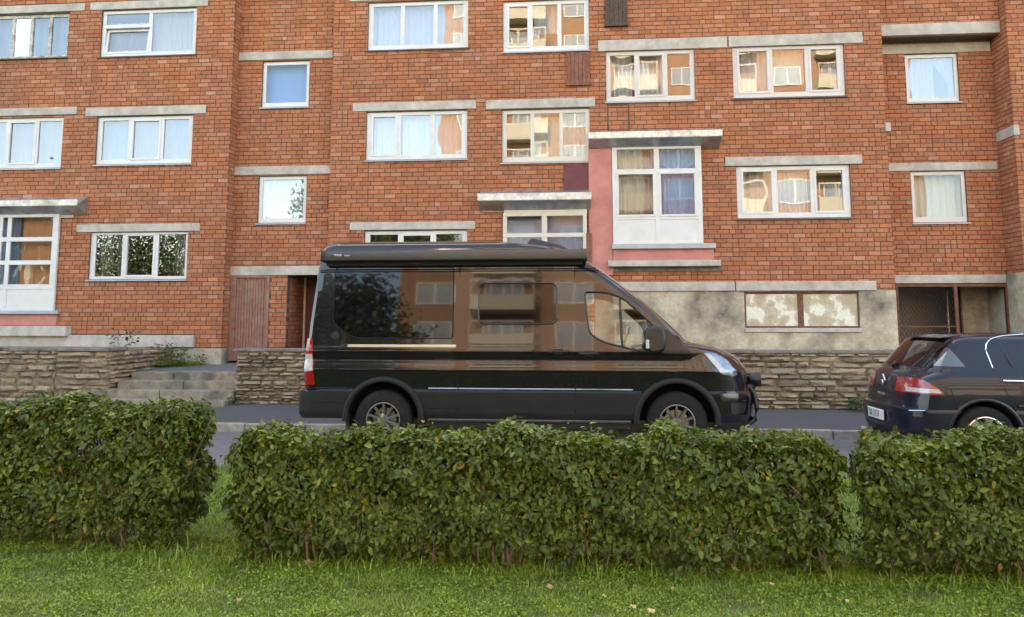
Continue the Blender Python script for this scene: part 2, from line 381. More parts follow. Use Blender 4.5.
# ------------------------------------------------------------------ the brick apartment block
BLD = thing('apartment_building', 'long red brick apartment block with white windows and concrete lintels', 'building', (0, F, 0))
XL, XRR = -16.5, 12.0; ZB, ZT = .45, 9.75
XA = PX(228, 190, FA)[0]; XB = PX(332, 100, F)[0]; XC = PX(888, 150, F)[0]; XD = PX(1009, 60, F)[0]
holes = {'A': [], 'B': [], 'C': [], 'D': [], 'E': []}
PLANE = {'A': FA, 'B': FB, 'C': F, 'D': FD, 'E': F}
RANGE = {'A': (XL, XA), 'B': (XA, XB), 'C': (XB, XC), 'D': (XC, XD), 'E': (XD, XRR)}
def ring(mb, g, wdt, y0, y1):
    for (p, q, a, b) in rects_minus(g[0]-wdt, g[1]+wdt, g[2]-wdt, g[3]+wdt, [g]): mb.box(p, q, y0, y1, a, b)
def pane(g, Y, parent, mat='glass', bow=None, rotx=0, name='pane'):
    mb = MB(); n = 7; bow = random.uniform(-.0016, .0016) if bow is None else bow
    tx, tz = random.uniform(-.004, .004), random.uniform(-.003, .003)
    P = []
    for j in range(n+1):
        for i in range(n+1):
            u = i/n; v = j/n; xx = g[0]+(g[1]-g[0])*u; zz = g[2]+(g[3]-g[2])*v
            yy = Y + bow*(1-(2*u-1)**2)*(1-(2*v-1)**2) + tx*(u-.5) + tz*(v-.5)
            if rotx: yy += math.sin(rotx)*(zz-g[2]); zz = g[2]+math.cos(rotx)*(zz-g[2])
            P.append((xx, yy, zz))
    mb.faces(P, [(j*(n+1)+i, j*(n+1)+i+1, (j+1)*(n+1)+i+1, (j+1)*(n+1)+i) for j in range(n) for i in range(n)])
    return mb.build(name, mat, parent, smooth=60, fix=True)
def room(rc, Y, depth=1.7, mat='room', e=.25):
    mb = MB(); x0, x1, z0, z1 = rc[0]-e, rc[1]+e, rc[2]-e*1.6, rc[3]+e*.4; y0, y1 = Y+.17, Y+depth
    mb.poly([(x0,y1,z0),(x0,y1,z1),(x1,y1,z1),(x1,y1,z0)]); mb.poly([(x0,y0,z0),(x0,y0,z1),(x0,y1,z1),(x0,y1,z0)])
    mb.poly([(x1,y0,z0),(x1,y1,z0),(x1,y1,z1),(x1,y0,z1)]); mb.poly([(x0,y0,z1),(x1,y0,z1),(x1,y1,z1),(x0,y1,z1)]); mb.poly([(x0,y0,z0),(x0,y1,z0),(x1,y1,z0),(x1,y0,z0)])
    for (p, q, a, b) in rects_minus(x0, x1, z0, z1, [rc]): mb.poly([(p,y0,a),(p,y0,b),(q,y0,b),(q,y0,a)])
    return mb.build('room_lining', mat, BLD)
def frame_window(rc, Y, cells, mat='upvc', glass='glass', sash=(), tilt=(), sill='sill_metal', sill_out=.045, parent=None, inset=.05, name='window', hole=None, rm='room', bows=None, panels=(), hinge=True):
    parent = parent or BLD
    X0, X1, Z0, Z1 = rc; w_, h_ = X1-X0, Z1-Z0
    G = [(X0+a*w_, X0+b*w_, Z1-d*h_, Z1-c*h_) for a, b, c, d in cells]
    mb = MB(); yf = Y+inset
    for (p, q, a, b) in rects_minus(X0, X1, Z0, Z1, G): mb.box(p, q, yf, yf+.065, a, b)
    for i in sash:
        if i in tilt: continue
        ring(mb, (G[i][0]+.03, G[i][1]-.03, G[i][2]+.03, G[i][3]-.03), .052, yf-.014, yf+.05)
    wn = mb.build(name, mat, parent, bevel=.006)
    for i, g in enumerate(G):
        if i in panels:
            m2 = MB(); m2.box(g[0], g[1], yf+.012, yf+.04, g[2], g[3]); m2.build('infill_panel', mat, wn)
        elif i in tilt:
            a = R(7); m2 = MB()
            for (p, q, z0, z1) in rects_minus(g[0]+.005, g[1]-.005, g[2]+.005, g[3]-.01, [(g[0]+.06, g[1]-.06, g[2]+.06, g[3]-.065)]):
                f = lambda x, y, z: (x, yf-.005+y*math.cos(a)+(z-g[2])*math.sin(a), g[2]+(z-g[2])*math.cos(a))
                m2.hexa([f(p,0,z0), f(q,0,z0), f(q,.06,z0), f(p,.06,z0), f(p,0,z1), f(q,0,z1), f(q,.06,z1), f(p,.06,z1)])
            m2.build('tilted_sash', mat, wn)
            pane((g[0]+.06, g[1]-.06, g[2]+.06, g[3]-.065), yf+.03+.007, wn, glass, 0, a)
        else:
            gg = (g[0]+.028, g[1]-.028, g[2]+.028, g[3]-.028) if i in sash else g
            pane((gg[0]-.004, gg[1]+.004, gg[2]-.004, gg[3]+.004), yf+.03, wn, glass, bows[i] if bows else None)
    if sill:
        m3 = MB(); zz = Z0-.004; o = sill_out
        m3.hexa([(X0-.03,Y-o,zz-.045),(X1+.03,Y-o,zz-.045),(X1+.03,Y+.06,zz-.03),(X0-.03,Y+.06,zz-.03),(X0-.03,Y-o,zz-.018),(X1+.03,Y-o,zz-.018),(X1+.03,Y+.06,zz),(X0-.03,Y+.06,zz)])
        m3.build('sill', sill, wn)
        if hinge:
            for fx in (.3, .72):
                m4 = MB(); xx = X0+fx*w_; m4.tube([(xx, Y+.01, zz-.04), (xx-.01, Y-.05, zz-.085)], .012, 5); m4.build('drain_spout', 'sill_dark', wn)
    if rm: room(rc, Y, mat=rm)
    return wn
def curtain(rc, Y, x0, x1, z0, z1, mat, label, folds=9, amp=.022, gather=None):
    X0, X1, Z0, Z1 = rc; a = X0+x0*(X1-X0); b = X0+x1*(X1-X0); za = Z1-z1*(Z1-Z0); zb = Z1-z0*(Z1-Z0)
    n = folds*7; ph = random.uniform(0, 6); mb = MB(); m = 10; P = []
    for j in range(m+1):
        t = j/m
        for i in range(n+1):
            u = i/n
            if gather: lo, hi = gather(t); uu = lo+(hi-lo)*u
            else: uu = u
            y = Y+.26 + amp*math.sin(u*folds*6.283+ph+.5*math.sin(u*9+ph)) + amp*.4*math.sin(u*folds*14.1+ph*2)*t
            P.append((a+(b-a)*uu, y, zb+(za-zb)*t))
    mb.faces(P, [(j*(n+1)+i, j*(n+1)+i+1, (j+1)*(n+1)+i+1, (j+1)*(n+1)+i) for j in range(m) for i in range(n)])
    o = mb.build('curtain', mat, smooth=80, fix=True)
    return tag(o, label, 'curtain', 'curtains behind the windows of the brick block')
def lintel(px, Y, out=.02, mat='concrete', sec=None, name='lintel'):
    rc = RECT(*px, Y); mb = MB(); mb.box(rc[0], rc[1], Y-out, Y+.2, rc[2], rc[3]); mb.build(name, mat, BLD, bevel=.008)
    if sec: holes[sec].append(rc)
    return rc
def win(px, sec, cells, **kw):
    Y = PLANE[sec]; rc = RECT(*px, Y); holes[sec].append(rc); frame_window(rc, Y, cells, **kw); return rc, Y
C3 = [(.05, .325, .075, .90), (.365, .655, .075, .90), (.695, .95, .075, .90)]
C3b = [(.055, .30, .075, .90), (.345, .635, .075, .90), (.68, .945, .075, .90)]
C1 = [(.07, .93, .075, .90)]
# --- section A (left)
lintel((-60, 6, 85, 13.5), FA, sec='A'); lintel((91, .5, 208, 8.2), FA, sec='A'); lintel((-60, 108.5, 77, 116), FA, sec='A'); lintel((86, 106.5, 206, 115), FA, sec='A'); lintel((77, 223.8, 200, 231.6), FA, sec='A')
rc, Y = win((-43.5, 15, 68, 58), 'A', [(.012+.1655*i, .012+.1655*i+.139, .07, .95) for i in range(6)], mat='old_wood', glass='glass_old', sill='slab_dark', sill_out=.06, hinge=False)
curtain(rc, Y, .02, .98, 0, 1, 'net_blue_sky', 'lace curtain behind the old grey wooden window in the top left corner', 14)
rc, Y = win((101, 9, 196, 55), 'A', [(.04, .49, .07, .30), (.035, .50, .38, .94), (.53, .96, .07, .91)], tilt=(1,), sash=(1,), sill='sill_dark')
curtain(rc, Y, .5, 1, 0, 1, 'net_white', 'patterned white curtain in the right half of the window with a tilted sash', 8)
curtain(rc, Y, .02, .49, .2, 1, 'net_white', 'white curtain behind the tilted open sash at the upper left', 6)
rc, Y = win((-32, 118, 62, 168), 'A', [(.03, .38, .07, .91), (.42, .70, .07, .91), (.73, .97, .07, .91)], sash=(1,))
curtain(rc, Y, 0, 1, 0, 1, 'net_lilac', 'pale lilac curtain in the window cut by the left edge, middle storey', 16)
rc, Y = win((96, 116, 192, 163.5), 'A', C3, sash=(1,))
curtain(rc, Y, 0, 1, 0, 1, 'net_blue_sky', 'pale blue curtain in the three-pane window right of the lilac one', 18)
rc, Y = win((89, 232, 187, 279), 'A', [(.05, .325, .05, .94), (.365, .655, .05, .94), (.695, .97, .05, .94)], sash=(1,), sill='sill_metal', sill_out=.06, rm='unlit_inside')
curtain(rc, Y, .04, .19, 0, 1, 'drape_grey', 'grey drape at the left side of the dark ground floor window', 5)
curtain(rc, Y, .22, .30, 0, 1, 'drape_grey', 'narrow grey drape strip in the left pane of the dark window', 3)
curtain(rc, Y, .82, .96, 0, 1, 'drape_grey', 'grey drape at the right side of the dark ground floor window', 5)
FLOWER_WIN = (rc, Y)
# --- section B (stair bay)
lintel((233, 51.5, 333, 59.5), FB, sec='B'); lintel((230, 166, 331, 174.5), FB, sec='B'); lintel((226, 266.2, 333, 275.2), FB, sec='B', out=.03)
rc, Y = win((262, 61, 309, 106.5), 'B', C1, glass='glass_clear'); curtain(rc, Y, 0, 1, 0, 1, 'sky_reflection_blue', 'plain blue sheet standing for sky reflected in the small upper stair window', 3, .004)  # blue sheet behind the pane stands in for the sky's reflection
rc, Y = win((258, 176, 306, 222.5), 'B', C1); curtain(rc, Y, 0, 1, 0, 1, 'net_white', 'whitish net curtain added for the pale reflection in the lower small stair window', 7)  # whitish curtain added in place of a pale building's reflection
# --- section C (main); several curtains added to pale the reflecting panes
lintel((350, -9, 476, -.6), F, sec='C'); lintel((353, 101.8, 476, 110.2), F, sec='C'); lintel((350, 221.8, 475, 229.6), F, sec='C')
lintel((486, 99, 595, 108), F, sec='C'); lintel((598, 38.5, 727, 49.5), F, sec='C'); lintel((728.5, 34.2, 862.5, 45), F, sec='C'); lintel((725, 156, 862, 165), F, sec='C')
rc, Y = win((368, 1, 468, 48.5), 'C', C3, sash=(), sill='sill_dark'); curtain(rc, Y, 0, .98, 0, 1, 'net_white', 'white net curtain in the three-pane window at the top above the van rear', 15)
rc, Y = win((366, 111, 467, 159), 'C', C3b, sash=(0,)); curtain(rc, Y, 0, .32, 0, 1, 'net_white', 'white curtain in the left pane of the window above the van rear', 5)
curtain(rc, Y, .34, .98, 0, 1, 'net_white', 'gathered white curtain in the middle and right panes above the van rear', 11)
rc, Y = win((364, 230.5, 467, 279), 'C', C3, sash=(1,))
rc, Y = win((503, 0, 589, 50.5), 'C', C3b, sash=(0,)); curtain(rc, Y, .36, .66, 0, .6, 'net_white', 'short white curtain in the middle pane at the top centre', 5)
rc, Y = win((502, 109, 590, 161.5), 'C', C3, mat='upvc_cream'); curtain(rc, Y, .33, .66, .1, 1, 'blind_cream', 'cream blind in the middle pane above the small grey canopy', 5, .006); curtain(rc, Y, .69, .97, 0, 1, 'net_white', 'white curtain in the right pane above the maroon panel', 5)
rc, Y = win((606, 50, 695, 100.5), 'C', C3, mat='upvc_pink', sash=(1,)); curtain(rc, Y, .02, .30, 0, 1, 'net_white', 'white net curtain in the left pane of the window above the pink bay', 5); curtain(rc, Y, .36, .66, 0, .95, 'net_white', 'white half curtain in the window above the pink bay', 5)
rc, Y = win((733, 44.5, 845, 96.5), 'C', C3, mat='upvc_pink', sash=(0, 2), sill='sill_dark'); curtain(rc, Y, .02, .33, 0, 1, 'net_white', 'white net curtain in the left pane of the wide upper right window', 6); curtain(rc, Y, .35, .66, .0, .7, 'blind_cream', 'cream half blind in the middle pane of the wide upper right window', 4, .006)
rc, Y = win((737, 165.5, 851, 217.5), 'C', C3, mat='upvc', sash=(0, 2), sill='sill_dark'); curtain(rc, Y, .02, .33, .0, 1, 'blind_cream', 'cream curtain in the left pane of the window right of the pink bay', 5); curtain(rc, Y, .35, .65, .1, 1, 'net_white', 'pale curtain in the middle pane of the window right of the pink bay', 7)
# old wooden cabinets / bricked-up niches under the kitchen windows
def cabinet(px, mat, name, slats, out=.015):
    rc = RECT(*px, F); mb = MB(); mb.box(rc[0], rc[1], F-out, F+.1, rc[2], rc[3]); p = mb.build(name, mat, BLD); holes['C'].append(rc)
    n = slats
    for i in range(n):
        m2 = MB(); w_ = (rc[1]-rc[0])/n; m2.box(rc[0]+i*w_+.004, rc[0]+(i+1)*w_-.004, F-out-.02, F-out, rc[2]+.01, rc[3]-.005); m2.build('board', mat, p)
    m3 = MB(); m3.box(rc[0]-.02, rc[1]+.02, F-out-.05, F, rc[2]-.03, rc[2]+.03); m3.build('ledge', mat, p)
cabinet((605, -6, 627, 26), 'wood_dark', 'wooden_cabinet', 5, .06); cabinet((567, 52.5, 590, 84.5), 'wood_brown', 'wooden_hatch', 6)
rcp = RECT(563.5, 165.5, 590, 191.5, F); mb = MB(); mb.box(rcp[0], rcp[1], F-.02, F+.08, rcp[2], rcp[3]); mb.build('maroon_panel', 'maroon', BLD); holes['C'].append(rcp)
rcn = RECT(608, 105, 628.5, 131, F)     # bricked-up niche, set back a little
mb = MB()
for (p, q, a, b) in rects_minus(rcn[0]-.02, rcn[1]+.02, rcn[2]-.02, rcn[3]+.02, [(rcn[0]+.012, rcn[1]-.012, rcn[2]+.012, rcn[3]-.012)]): mb.box(p, q, F-.008, F+.02, a, b)
mb.build('niche_joint', 'mortar', BLD)
rs = RECT(885, 123, 890, 131.5, F); mb = MB(); mb.box(rs[0], rs[1], F-.05, F+.1, rs[2], rs[3]); mb.build('beam_end', 'concrete', BLD)
# --- section D (recess on the right)
F2 = F+.28; bm_ = RECT(887.5, 23, 999.5, 34.5, F2)
mb = MB(); mb.box(XC+.004, XD-.004, F2-.03, FD+.05, bm_[2], bm_[3]); mb.build('beam', 'concrete', BLD, bevel=.01)
mb = MB(); mb.box(XC+.01, XD-.01, F2+.1, FD-.03, bm_[2]-.03, bm_[2]-.002); mb.build('soffit_board', 'wood_dark', BLD)
zb_top = bm_[3]
lintel((880, 43.5, 990, 53), FD, sec='D'); lintel((885, 162.5, 997, 170.5), FD, sec='D'); lintel((890, 274.8, 1006, 283.2), FD, sec='D', out=.03)
rc, Y = win((906, 53.5, 959, 101.5), 'D', C1); curtain(rc, Y, 0, .62, 0, 1, 'net_lilac', 'lilac curtain drawn in the left of the small upper right window', 8)
curtain(rc, Y, .55, 1, 0, 1, 'net_lilac', 'lilac curtain tied back to the right in the small upper right window', 6, gather=lambda t: ((0, 1) if t < .1 else (min(.75, t*1.5-.1), 1)))
rc, Y = win((912, 171, 967, 222), 'D', C1, mat='upvc_pink', glass='glass_clear'); curtain(rc, Y, 0, 1, .0, 1, 'blind_cream', 'cream net curtain added for the building reflected in the small lower right window', 8)  # cream curtain put in where the pane mirrors a grey building
# beam end seen on the return wall of E
m_ = PX(1000, 130, F); mb = MB(); zz0 = PX(1006, 133, F+.3)[1]; mb.box(XD-.02, XD+.1, F-.02, FD, zz0-.12, zz0+.1); mb.build('beam_end', 'concrete', BLD)
# gate opening
GX0 = PX(897, 310, FD)[0]; GX1 = PX(1003, 310, FD)[0]; GX1 = XD-.004; GZ1 = PX(950, 284, FD)[1]; GZ0 = .55
holes['D'].append((GX0, GX1, GZ0-1, GZ1))
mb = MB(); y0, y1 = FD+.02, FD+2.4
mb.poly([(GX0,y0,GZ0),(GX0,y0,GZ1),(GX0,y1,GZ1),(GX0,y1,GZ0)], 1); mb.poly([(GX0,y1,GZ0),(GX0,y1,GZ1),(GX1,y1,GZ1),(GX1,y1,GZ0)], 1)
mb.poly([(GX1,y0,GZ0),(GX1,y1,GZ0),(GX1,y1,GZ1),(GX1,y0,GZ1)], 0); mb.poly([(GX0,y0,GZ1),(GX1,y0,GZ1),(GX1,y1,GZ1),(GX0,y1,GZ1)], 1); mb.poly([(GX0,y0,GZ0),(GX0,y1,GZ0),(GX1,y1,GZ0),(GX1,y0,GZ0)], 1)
pas = mb.build('passage', ['plaster', 'unlit_inside'], BLD)  # plaster passage: shaded faces coloured dark, lit right wall left pale
gx = lambda p: PX(p, 310, FD)[0]
mb = MB(); mb.box(gx(966), gx(967.5), FD+.9, FD+.95, GZ0, GZ1-.1); mb.box(gx(967.6), gx(982), FD+.95, FD+1.0, GZ0, GZ1-.15); mb.box(gx(982), GX1, FD+.9, FD+1.0, GZ0, GZ1); mb.build('inner_partition', 'plaster', pas)
mb = MB(); mb.box(gx(968.5), gx(981), FD+.93, FD+.948, GZ0, GZ1-.1); mb.build('inner_door', 'void', pas)  # black panel stands for the darkness of an unlit doorway
gate = MB()
for a, b, c, d in ((GX0, GX1, GZ1-.06, GZ1), (gx(955), gx(958.5), GZ0, GZ1-.06), (GX0, GX0+.045, GZ0, GZ1-.06), (GX1-.045, GX1, GZ0, GZ1-.06)):
    gate.box(a, b, FD-.01, FD+.04, c, d)
gb = PX(925, 326.5, FD)[1]; gate.box(GX0+.045, gx(955), FD, FD+.03, gb-.015, gb+.015)
gt = gate.build('gate', 'rust', BLD)
mb = MB(); a, b = GX0+.045, gx(955); s = .085; h = GZ1-.06-GZ0
k = -int(h/s)-1
while a+k*s < b:
    for sg in (1, -1):      # two families of diagonal wires clipped to the frame
        p0 = (a+k*s, GZ0) if sg == 1 else (a+k*s+h, GZ0); p1 = (a+k*s+h*.62, GZ1-.06) if sg == 1 else (a+k*s+h-h*.62, GZ1-.06)
        (xa, za), (xb, zb) = (p0, p1) if p0[0] < p1[0] else (p1, p0)
        if xb <= a or xa >= b: continue
        t0 = max(0, (a-xa)/(xb-xa)); t1 = min(1, (b-xa)/(xb-xa))
        if t1-t0 < .02: continue
        mb.tube([(xa+(xb-xa)*t0, FD+.012+.004*sg, za+(zb-za)*t0), (xa+(xb-xa)*t1, FD+.012+.004*sg, za+(zb-za)*t1)], .0045, 4, cap=False)
    k += 1
mb.build('wire_mesh', 'wire', gt)
# --- plaster base on the right
PZT = PX(760, 286, F)[1]; PZ_LEDGE = PX(760, 291, F)[1]
PX0 = PX(604, 300, F)[0]
holes['C'].append((PX0-.2, XC+.01, -1, PX(760, 290.5, F)[1]))
bw = RECT(744.5, 291.5, 859.5, 328, F)
mb = MB()
for (p, q, a, b) in rects_minus(PX0-.2, XC, .3, PX(760, 290.5, F)[1], [bw]): mb.poly([(p, F-.012, a), (q, F-.012, a), (q, F-.012, b), (p, F-.012, b)])
for P_ in ([(bw[0],F-.012,bw[2]),(bw[0],F+.1,bw[2]),(bw[0],F+.1,bw[3]),(bw[0],F-.012,bw[3])], [(bw[1],F-.012,bw[2]),(bw[1],F-.012,bw[3]),(bw[1],F+.1,bw[3]),(bw[1],F+.1,bw[2])], [(bw[0],F-.012,bw[2]),(bw[1],F-.012,bw[2]),(bw[1],F+.1,bw[2]),(bw[0],F+.1,bw[2])]): mb.poly(P_)
mb.poly([(XC, F-.012, .3), (XC, FD, .3), (XC, FD, PX(760, 290.5, F)[1]), (XC, F-.012, PX(760, 290.5, F)[1])])
mb.build('plaster_base', 'plaster', BLD)
ez = PX(1022, 272, F)[1]; mb = MB(); mb.box(XD-.012, XRR, F-.012, FD, .3, ez); mb.build('plaster_base', 'plaster', BLD); holes['E'].append((XD-.1, XRR+.1, -1, ez))
lz0, lz1 = PX(760, 290.8, F)[1], PX(760, 281.5, F)[1]
for a, b in ((600, 734.6), (735.4, 875.5)):
    xa, xb = PX(a, 286, F)[0], PX(b, 286, F)[0]; mb = MB(); mb.box(xa, xb, F-.06, F+.1, lz0, lz1); mb.build('ledge', 'concrete', BLD, bevel=.01); holes['C'].append((xa, xb, lz0, lz1))
mb = MB(); cells = [RECT(746.5, 294, 798, 326, F), RECT(804, 294, 858, 326, F)]
for (p, q, a, b) in rects_minus(*bw, cells): mb.box(p, q, F+.03, F+.07, a, b)
wn = mb.build('basement_window', 'rust', BLD)
for c in cells: m2 = MB(); m2.box(c[0]-.003, c[1]+.003, F+.04, F+.06, c[2]-.003, c[3]+.003); m2.build('painted_pane', 'old_pane', wn)
m2 = MB(); 
for (p, q, a, b) in rects_minus(bw[0]-.02, bw[1]+.02, bw[2]-.09, bw[2], []): m2.box(p, q, F-.05, F+.02, a, b)
m2.build('sill', 'concrete', wn, bevel=.01)

# --- glazed balconies
def balcony(Yb, canopy, body, wrc, cells, pos_mat, sash, sillpx, slabpx, panels, fascia=None, curtains=(), back=F, top_over=.32, pmat='pink_render', gmat='glass'):
    b = None
    for px in body:
        root = MB(); rc = RECT(*px, Yb); root.box(rc[0], rc[1], Yb, back+.05, rc[2], rc[3])
        q = root.build('glazed_balcony' if b is None else 'spandrel', pmat, BLD if b is None else b); b = b or q
    rc = RECT(*wrc, Yb)
    frame_window(rc, Yb, cells, mat=pos_mat, sash=sash, sill=None, parent=b, inset=-.03, glass=gmat, rm=None, panels=panels, name='balcony_glazing')
    room((rc[0]+.03, rc[1]-.03, rc[2]+.03, rc[3]-.03), Yb, back-Yb+1.3)
    x0, x1, z0, z1 = canopy
    m = MB(); yo = Yb-top_over
    zm = z0+.45*(z1-z0); m.hexa([(x0,yo,zm),(x1,yo,zm),(x1,back,z0-.07),(x0,back,z0-.07),(x0,yo,zm+.02),(x1,yo,zm+.02),(x1,back,z1+.12),(x0,back,z1+.12)]); m.build('canopy', 'sheet_metal', b)
    m = MB(); m.box(x0-.01, x1+.01, yo-.02, yo-.002, zm+.01, z1); m.build('fascia', 'sheet_white', b)
    if sillpx:
        s = RECT(*sillpx, Yb-.08); m = MB(); m.box(s[0], s[1], Yb-.09, Yb, s[2], s[3]); m.build('sill', 'sill_metal', b, bevel=.006)
    if slabpx:
        s = RECT(*slabpx, Yb-.06); m = MB(); m.box(s[0], s[1], Yb-.16, back+.05, s[2], s[3]); m.build('slab', 'concrete', b, bevel=.012)
    return b, rc
YB = F-.07
# pink bay
can = RECT(589, 131, 722, 143, YB-.32)
pb, rc = balcony(YB, can, [(589, 139, 612.5, 275), (612.5, 246, 714, 261), (612.5, 139, 702, 143.5)], (612.5, 141.5, 702, 246),
    [(.055, .47, .075, .265), (.055, .47, .305, .715), (.53, .93, .075, .265), (.53, .93, .305, .715), (.05, .475, .75, .955), (.525, .945, .75, .955)], 'upvc', (1, 3), (612, 243.5, 716, 248.5), (608, 260.5, 720.5, 266.5), (4, 5), gmat='glass_clear')
curtain(rc, YB, .02, .36, 0, .74, 'blind_cream', 'cream net curtain in the left half of the pink bay', 6); curtain(rc, YB, .36, .50, 0, .74, 'drape_pink', 'pink drape in the middle of the pink bay window', 3)
curtain(rc, YB, .50, .97, 0, .74, 'drape_blue_sky', 'blue curtain, brightened for reflected sky, in the right half of the pink bay', 9)  # blue curtain with the sky's reflection added into its colour
for px in [(589, 139, 612, 275), (612, 139, 702, 247), (612, 246, 714, 266)]: holes['C'].append(RECT(*px, F))
# bay behind the van roof
YB2 = F-.05
can = RECT(478, 193, 591, 206, YB2-.32)
b2, rc = balcony(YB2, can, [(504, 206, 587, 214)], (503, 213, 587, 283), [(.05, .465, .045, .29), (.05, .465, .35, .95), (.53, .955, .045, .29), (.53, .955, .35, .95)], 'upvc_cream', (), None, None, (), pmat='upvc_cream', gmat='glass_clear')
curtain(rc, YB2, .03, .97, .33, 1, 'drape_blue_sky', 'light blue curtain standing for reflected sky low in the glazed bay behind the van roof', 8); curtain(rc, YB2, .03, .97, 0, .3, 'net_blue_sky', 'pale roller blind, blued for reflected sky, in the glazed bay just behind the van roof', 3, .003)  # white blind turned blue, the sky's reflection put into the cloth
holes['C'].append(RECT(503, 206, 587, 283, F))
slab_shade = RECT(610, 266.5, 721, 271.5, F); mb = MB(); mb.box(slab_shade[0], slab_shade[1], F-.03, F+.1, slab_shade[2], slab_shade[3]-.004); mb.build('lintel', 'slab_dark', BLD); holes['C'].append(slab_shade)  # dark strip put in for the shadow below the bay's slab
ri = RECT(586.5, 233, 591, 290, YB); mb = MB(); mb.box(ri[0], ri[1]+.02, YB-.02, YB+.03, ri[2], ri[3]); mb.build('rusty_strip', 'wood_brown', pb)
rl = RECT(482, 206.5, 506, 212, F); mb = MB(); mb.box(rl[0], rl[1], F-.03, F+.1, rl[2], rl[3]); mb.build('lintel', 'concrete', BLD); holes['C'].append(rl)
# left bay
YB3 = FA-.05
can = RECT(-70, 200.5, 77, 211.5, YB3-.32)
b3, rc = balcony(YB3, can, [(-70, 211, 57, 216.5), (-70, 312, 56, 325.5)], (-70, 215, 57, 312), [(.02, .53, .03, .95), (.56, .60, .03, .235), (.56, .60, .28, .475), (.56, .60, .52, .72),
    (.63, .955, .03, .235), (.63, .955, .28, .475), (.63, .955, .52, .72), (.56, .60, .77, .955), (.63, .955, .77, .955)], 'upvc', (), (-70, 310.5, 58, 314), (-70, 326, 68, 336), (7, 8), back=FA, gmat='glass_clear')
holes['A'].append(RECT(-70, 211, 57, 336, FA)); curtain(rc, YB3, .66, .98, 0, .74, 'drape_salmon', 'salmon orange blind in the glazed bay at the left edge', 5, .006); curtain(rc, YB3, .5, .64, 0, .75, 'net_blue_sky', 'pale blue curtain standing for reflected sky in the glazed bay at the left edge', 4)  # blue cloth here stands for sky mirrored beside the salmon blind
rl = RECT(50, 212.5, 74, 218, FA); mb = MB(); mb.box(rl[0], rl[1], FA-.03, FA+.1, rl[2], rl[3]); mb.build('lintel', 'concrete', BLD); holes['A'].append(rl)
# plinth ledges on the left
pl = RECT(-60, 335, 195, 347, FA); mb = MB(); mb.box(pl[0], pl[1], FA-.09, FA+.05, pl[2], pl[3]); mb.build('ledge', 'concrete', BLD, bevel=.015); holes['A'].append(pl)
fz = PX(150, 348, FA)[1]; mb = MB(); mb.box(XL, XA+.004, FA-.015, FB, .2, fz); mb.build('foundation', 'plaster', BLD); holes['A'].append((XL-1, XA+1, -1, fz))

# --- the doors of section B
DZ0 = PX(248, 361, FB)[1]; dr = RECT(227, 275, 268.5, 361, FB); dr = (XA+.009, dr[1], DZ0, dr[3]); holes['B'].append((XA-.01, dr[1], -1, dr[3]))
mb = MB(); fw_ = .07
mb.box(dr[0], dr[0]+.13, FB-.02, FB+.08, dr[2], dr[3]); mb.box(dr[1]-fw_, dr[1], FB-.02, FB+.08, dr[2], dr[3]); mb.box(dr[0]+.13, dr[1]-fw_, FB-.02, FB+.08, dr[3]-.07, dr[3])
door = mb.build('door', 'door_wood', BLD, bevel=.006)
n = 11; wd = (dr[1]-fw_-dr[0]-.13)/n
for i in range(n):
    m2 = MB(); m2.box(dr[0]+.13+i*wd+.004, dr[0]+.13+(i+1)*wd-.004, FB+.018+random.uniform(0, .003), FB+.05, dr[2]+.01, dr[3]-.075); m2.build('plank', 'door_wood', door, bevel=.004)
m2 = MB(); m2.box(dr[0]+.13, dr[1]-fw_, FB+.045, FB+.07, dr[2], dr[3]); m2.build('door_back', 'door_wood', door)
hx, hz = PX(233.5, 329, FB); m2 = MB(); m2.box(hx-.02, hx+.02, FB+.005, FB+.02, hz-.1, hz+.08); m2.tube([(hx, FB+.01, hz+.02), (hx, FB-.05, hz+.02), (hx+.1, FB-.05, hz+.02)], .011, 6); m2.build('handle', 'chrome', door)
EX0 = PX(286.5, 310, FB)[0]; EX1 = EX0+1.25; EZ1 = dr[3]; holes['B'].append((EX0, EX1, -1, EZ1)); ED = FB+1.1
mb = MB(); mb.poly([(EX0,ED,DZ0),(EX1,ED,DZ0),(EX1,ED,EZ1),(EX0,ED,EZ1)]); mb.poly([(EX0,FB,EZ1),(EX0,ED,EZ1),(EX1,ED,EZ1),(EX1,FB,EZ1)]); mb.poly([(EX1,FB,DZ0),(EX1,FB,EZ1),(EX1,ED,EZ1),(EX1,ED,DZ0)])
ent = mb.build('entrance', 'unlit_inside', BLD)
mb = MB(); mb.box(EX0+.02, EX0+.07, ED-.05, ED-.005, DZ0, EZ1); mb.build('door_frame', 'upvc_cream', ent)
mb = MB(); mb.box(EX0+.08, EX1-.05, ED-.06, ED-.01, DZ0, EZ1-.08); d2 = mb.build('inner_door', 'maroon', ent)
hx, hz = PX(306.5, 319, ED); m2 = MB(); m2.tube([(EX0+.2, ED-.06, 1.55), (EX0+.2, ED-.1, 1.55)], .02, 8); m2.build('knob', 'chrome', d2)

